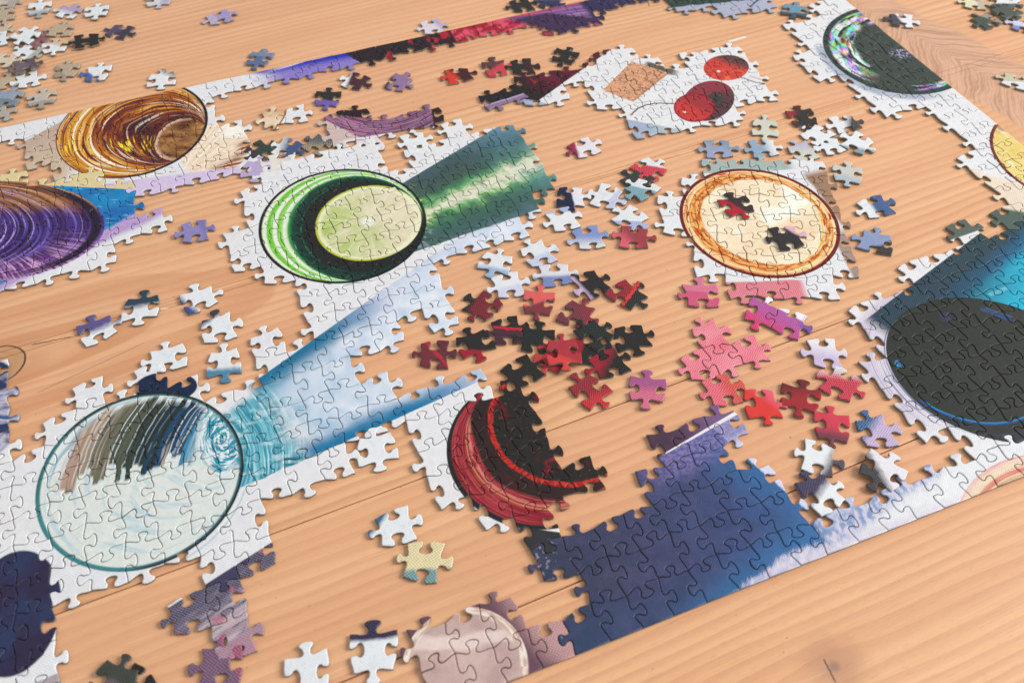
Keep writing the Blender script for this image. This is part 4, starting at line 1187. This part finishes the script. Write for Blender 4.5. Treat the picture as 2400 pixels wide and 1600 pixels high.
loose(20, 230, 60, t3, (142, 156, 172), (110, 130, 142), 230, .2, "grey blue piece at the left border below the heap", mot=.8, wv=.5, lvl=.3)
loose(-8, 272, 20, t4, (172, 164, 154), label="grey piece barely showing at the left border above the amber glass")
loose(97, 231, 85, t4, (198, 184, 170), (160, 152, 140), -90, .5, "beige woven piece standing alone below the heap", wv=.9)
loose(372, 0, 265, t4, (206, 206, 213), (182, 176, 196), 0, .3, "pale grey piece cut by the far border of the photo")
loose(514, 41, 15, t4, (166, 150, 192), (186, 172, 196), 200, .3, "lone lavender piece on bare wood near the far border", wv=.6)
loose(607, 138, 60, t4, (80, 101, 142), (112, 128, 160), 60, .4, "lone dusty blue piece above the blue part of the strip", wv=.6, mot=.7)
loose(378, 185, 85, t4, Wt, K, 32, .92, "white piece with a tiny black corner above the amber glass")
# between the amber glass and the lime glass
loose(675, 347, 165, t4, (66, 82, 122), Wt, 178, .45, "navy piece with a white left end near the green beige one")
loose(747, 337, 40, t3, (154, 134, 104), (68, 82, 92), 72, .05, "piece half dark teal and half tan weave", wv=.8)
loose(663, 378, 10, t4, (216, 198, 178), (226, 218, 208), 180, .2, "cream piece under the navy and white one")
loose(609, 354, 30, t4, (56, 70, 62), (66, 60, 70), 200, .4, "dark green piece touching the right end of the amber section")
loose(602, 396, 75, t4, (186, 166, 206), label="lilac woven piece left of the lime section", wv=.8)
loose(1015, 63, 10, t4, (216, 207, 217), (180, 166, 192), 20, .35, "pale pinkish piece just beyond the crimson strip")
loose(1223, 12, 10, t4, K, label="black piece cut by the far border above the strip")
loose(1290, 5, 170, t4, (56, 56, 82), (90, 92, 130), 90, .3, "blue black piece at the far border right of the black one")
loose(1323, 132, 60, t4, K, K, 150, .05, "black piece with one red stripe near the maroon wedge", streak=(170, 50, 50))
loose(1075, 176, 10, t4, (74, 36, 38), (206, 62, 46), 205, .25, "dark piece with orange red left half, in a row of three")
loose(1160, 159, 110, thh, (202, 52, 68), (86, 36, 42), 150, .05, "bright crimson piece with a dark upper left, middle of a row of three", wv=.5)
loose(1224, 156, 5, t4, K, (62, 46, 48), 0, .2, "plain black piece at the right end of a row of three")
loose(833, 190, -15, t4, (76, 46, 54), Wt, 176, .62, "dark maroon piece with white left end below the strip")
loose(935, 194, -15, t3, (142, 108, 152), K, 172, .78, "mauve piece with a black left edge below the black strip", wv=.6)
loose(767, 230, 75, t4, K, (112, 92, 162), 242, .3, "black piece with purple lower left part")
loose(973, 332, 15, t4, Wt, label="white piece below the mauve striped arc")
# right of the lime section
loose(1368, 347, 20, t4, (224, 218, 224), (152, 38, 72), 185, .58, "white piece with a maroon left end on bare wood")
loose(1523, 396, 215, t4, (202, 52, 72), Wt, 72, .4, "crimson piece with a white upper end across the board joint", wv=.5)
loose(1494, 422, 150, t4, (62, 66, 62), label="dark green piece half hidden under the crimson and white one")
loose(1503, 443, 150, t3, Wt, (116, 160, 172), 250, -.05, "white piece with a teal woven lower half left of the plate", wv=.7, lvl=.4, tilt=(2, 1))
loose(1336, 462, 270, t3, (40, 47, 72), (222, 220, 226), 5, .2, "piece half navy curve and half white beside the green shadow")
loose(1422, 460, -15, t4, Wt, (196, 198, 220), -25, .35, "long white piece with faint lilac lines left of the plate", wv=.4, sc=1.06)
loose(1478, 511, 150, t4, Wt, (166, 176, 214), -85, .35, "white piece with lilac blue lower edge above the dark red one", wv=.5)
loose(1318, 514, 15, t4, Wt, (170, 182, 216), 105, .75, "white piece with a blue upper tab below the navy curve", wv=.3)
loose(1380, 557, 10, t4, (126, 146, 202), Wt, -85, .4, "periwinkle blue woven piece with white foot", wv=.9)
loose(1487, 556, -5, t4, (152, 54, 64), (214, 92, 104), 205, .55, "dark red piece with pink left corner left of the plate", wv=.4)
loose(1683, 349, 0, t4, (152, 162, 192), (122, 150, 176), 60, .3, "grey blue woven piece left of a row above the plate", wv=.9, mot=.6)
loose(1790, 347, 5, t4, (140, 166, 190), Wt, 5, .35, "grey blue piece with white right end above the plate", wv=.5)
loose(1794, 299, 90, t4, (216, 213, 196), (206, 210, 196), 0, 0, "pale cream woven piece below the cherries", wv=.8)
loose(1882, 355, 15, t3, (207, 206, 192), (186, 184, 206), 105, .35, "cream woven piece with lilac upper edge right of the plate's top", wv=.8)
loose(1881, 276, 120, t4, (58, 57, 55), (150, 52, 62), 172, .66, "black piece with a red left tip at the board joint")
loose(1981, 289, 10, t4, (226, 224, 228), (72, 70, 68), -12, .2, "white piece with a black right end below the rainbow glass")
loose(1916, 316, 150, t4, Wt, label="white piece right of the black and red one")
loose(1949, 342, 10, t4, Wt, label="white piece squeezed between two other white ones", sc=.92)
loose(2010, 335, -25, t4, Wt, (132, 152, 162), -88, .72, "white piece with a grey lower tab, farthest right of its cluster", lvl=.3, tilt=(1, 2))
loose(1986, 408, 95, t4, (202, 202, 193), (176, 190, 196), -90, .4, "pale grey woven piece right of the plate", wv=.8)
loose(2052, 484, 15, t4, (72, 97, 142), Wt, 190, .25, "piece half white and half denim blue right of the plate", mot=.6)
loose(2052, 566, 80, t3, (136, 152, 190), K, -42, .5, "lavender blue piece with black lower right corner", wv=.5, mot=.5)
loose(1727, 481, 125, t4, (62, 52, 52), (172, 42, 56), 220, .15, "black and red piece lying on the cream plate", lvl=1.0)
loose(1846, 556, 190, t4, (56, 53, 53), (216, 172, 188), 48, .72, "black piece with pink corner lying on the cream plate", lvl=1.0)
loose(1863, 25, 80, t4, (110, 146, 168), (70, 82, 84), -92, .5, "slate blue piece left of the rainbow glass near the far border", mot=.8)
loose(2113, 48, -5, t4, Wt, (70, 72, 84), 186, .15, "white piece with dark left end lying beyond the rainbow glass")
loose(2281, 6, 175, t4, (226, 216, 182), (192, 178, 152), 0, .3, "cream yellow piece at the far border", wv=.6)
loose(2361, 4, 165, t4, Wt, (92, 96, 97), -60, .4, "white and grey piece in the far right corner")
loose(2357, 28, 150, t4, (80, 88, 81), label="dark green grey piece lying against the white and grey corner one", lvl=.5, tilt=(2, 3), mot=.6)
loose(2313, 50, 150, t3, (76, 86, 77), (152, 147, 128), 48, .45, "mossy grey piece nearest in the far right cluster", mot=.9, wv=.6)
loose(2396, 58, 170, t4, (206, 206, 226), (132, 142, 192), -88, .4, "pale lilac piece cut by the right border")
loose(2382, 191, 165, t4, (202, 192, 167), Wt, -68, .05, "piece half beige weave and half white at the right border", wv=.6)
# pink and red group in front of the plate
loose(1644, 691, 100, t3, (207, 77, 117), (216, 110, 140), 90, .3, "single hot pink woven piece above the rose group", wv=.7)
loose(1933, 827, 0, t4, (204, 184, 214), (230, 226, 230), 92, .15, "lilac and white piece left of the black glass", wv=.5)
loose(1974, 899, -28, t4, (196, 46, 72), Wt, 95, .82, "crimson piece with a thin white top left of the black glass", wv=.6)
loose(1875, 931, 85, t4, (156, 37, 47), (106, 32, 42), 105, .45, "deep red piece with dark upper tab")
loose(1690, 914, 12, t4, (226, 101, 116), (214, 76, 72), 15, .25, "salmon pink piece left of the orange red one", wv=.7)
loose(1787, 946, -75, t3, (216, 57, 52), (226, 92, 112), 45, .5, "orange red piece with pink right corner", mot=.6)
loose(1952, 999, 92, t4, (206, 47, 72), (110, 40, 60), -90, .42, "crimson piece with maroon foot above the white ones", wv=.5)
loose(2052, 1009, 8, t3, (194, 174, 206), (46, 96, 142), 152, .3, "lilac piece with blue left end beside the black glass", wv=.7)
loose(1917, 1073, 165, t4, Wt, (82, 77, 88), -25, .6, "white piece with fine grey lines and dark corner")
loose(2067, 1103, 60, t4, (226, 222, 226), (62, 60, 64), 195, .15, "piece with black left half and white right half near the white strip", lvl=.5, tilt=(2, -2))
loose(1924, 1156, 25, t3, Wt, (66, 62, 88), 148, .05, "white piece with dark navy upper left half in the gap of the strip", lvl=.25, tilt=(-1, 2))
# white and blue group and the red heap in the middle
loose(1162, 616, 66, t4, Wt, (150, 176, 206), 250, .5, "white piece with pale blue lower end, leftmost of the white group", wv=.45)
loose(1262, 594, 20, t3, Wt, (196, 202, 222), -50, .2, "white piece with faint blue lines touching the lime section", wv=.5, mot=.5)
loose(1190, 668, 12, t4, Wt, (206, 208, 226), -60, .2, "white piece with faint lines above the dark maroon one", wv=.5)
loose(1302, 643, 5, t4, (226, 222, 230), (112, 130, 184), -80, .15, "white piece shading to blue at its foot", wv=.9)
loose(1385, 666, 25, t4, K, (192, 166, 192), 205, .7, "black piece with a lilac striped left tab, top of the red heap")
loose(1470, 690, -35, t3, (142, 46, 56), K, -22, .2, "dark red and black piece with a bright red stripe, far right of the heap", streak=(212, 58, 56))
loose(1133, 717, 150, t3, (118, 42, 52), K, 160, .75, "maroon piece with a black left tab, left end of the heap")
loose(1262, 707, 265, t4, (216, 92, 90), (122, 46, 56), -62, .1, "salmon red piece with dark lower right side", mot=.6, wv=.4)
loose(1353, 736, 60, thh, (112, 53, 63), (130, 50, 60), 0, .3, "plain dull maroon piece near the top of the heap", wv=.3)
loose(1188, 775, 190, t4, (76, 51, 61), K, 82, .2, "dark piece with a red band across its middle", streak=(190, 48, 58))
loose(1113, 804, 120, t4, K, (152, 42, 52), -95, .62, "black piece with a red lower edge left of the dark banded one")
loose(1019, 829, 180, t4, (112, 43, 53), (96, 44, 54), 30, .1, "dark red piece at the lower left of the heap", streak=(170, 42, 54), wv=.3)
loose(1258, 794, 80, t3, (48, 50, 48), label="plain black piece in the middle of the heap under the red one")
loose(1383, 818, 10, t4, K, (150, 42, 56), 170, .5, "black piece mostly covered at the centre right of the heap")
loose(1319, 826, 100, t4, (166, 50, 58), (206, 64, 62), -120, .35, "bright red piece lying on top of black ones in the heap", lvl=.8, tilt=(2, 3), mot=.6, wv=.3)
loose(1290, 838, 60, t4, (146, 44, 54), (186, 58, 58), 200, .2, "red piece peeking out from under the bright red one", sc=1.0)
loose(1394, 783, 35, t3, (48, 52, 50), label="black piece left of the big black one with a red speck", lvl=.25, tilt=(1, 2))
loose(1481, 790, -70, t3, K, K, 60, .25, "large black piece with a red speck at the right of the heap", streak=(112, 42, 52), sc=1.05)
loose(1225, 870, 30, t4, K, K, -10, .15, "black piece with a red stripe beside the red glass section", streak=(150, 46, 56))
loose(1426, 853, 200, t4, K, (152, 46, 56), 160, .1, "black piece with a red left half at the near side of the heap")
loose(1383, 914, 140, t4, (142, 46, 53), (192, 52, 56), -62, .45, "red piece nearest the viewer in the heap", wv=.3)
loose(1518, 911, 85, t4, (166, 76, 132), (212, 102, 132), -90, .05, "purple piece with a pink lower half right of the heap", wv=.7)
# left and near side
loose(227, 772, 22, t3, Wt, (94, 84, 136), 112, -.05, "piece with purple upper half and white lower half on the crack", mot=.6)
loose(330, 720, 82, t4, Wt, (44, 66, 82), 85, .12, "piece with dark teal upper half and white lower half", sc=1.08)
loose(469, 700, 20, t3, Wt, (70, 82, 132), 215, .85, "white piece with a blue tab at its lower left")
loose(510, 768, 15, t3, Wt, (60, 60, 80), 140, .92, "white piece with a dark corner above a white and blue one", sc=1.05)
loose(525, 849, 90, t4, Wt, (80, 130, 160), -100, .55, "white piece with blue foot standing above the tumbler's beam")
loose(391, 838, 95, t3, Wt, label="plain white piece touching the navy print above the tumbler", sc=1.08)
loose(455, 542, 12, t4, (136, 126, 186), (112, 106, 172), 20, .5, "lone violet blue woven piece left of the lime section", wv=.9)
loose(882, 1050, 100, t4, Wt, label="plain white piece between the beam and the red glass section")
loose(926, 1233, 18, t4, Wt, (62, 102, 132), 150, .85, "white piece with a blue left corner above the yellow one", sc=1.02)
loose(991, 1316, -5, t4, (227, 212, 164), (112, 150, 150), -90, .45, "pale yellow piece with bluish feet", wv=.8)
loose(875, 1526, 90, t4, Wt, (56, 52, 76), 90, .66, "white piece with a dark upper tab left of the rosy glass", sc=1.05)
loose(514, 1553, 190, thh, (116, 84, 110), (158, 84, 112), 32, .5, "purple piece with a pink corner below the mottled strip", wv=.6, mot=.7)
loose(719, 1582, 95, t4, Wt, label="white piece cut by the near border of the photo")
loose(262, 1602, 60, t4, (96, 88, 92), (70, 72, 66), 60, .2, "dark grey piece with a dull red speck at the near border", mot=.8, lvl=.3)
loose(308, 1618, 150, t4, (92, 92, 82), K, 60, .4, "dark olive piece at the near border right of the dark grey one", mot=.8)
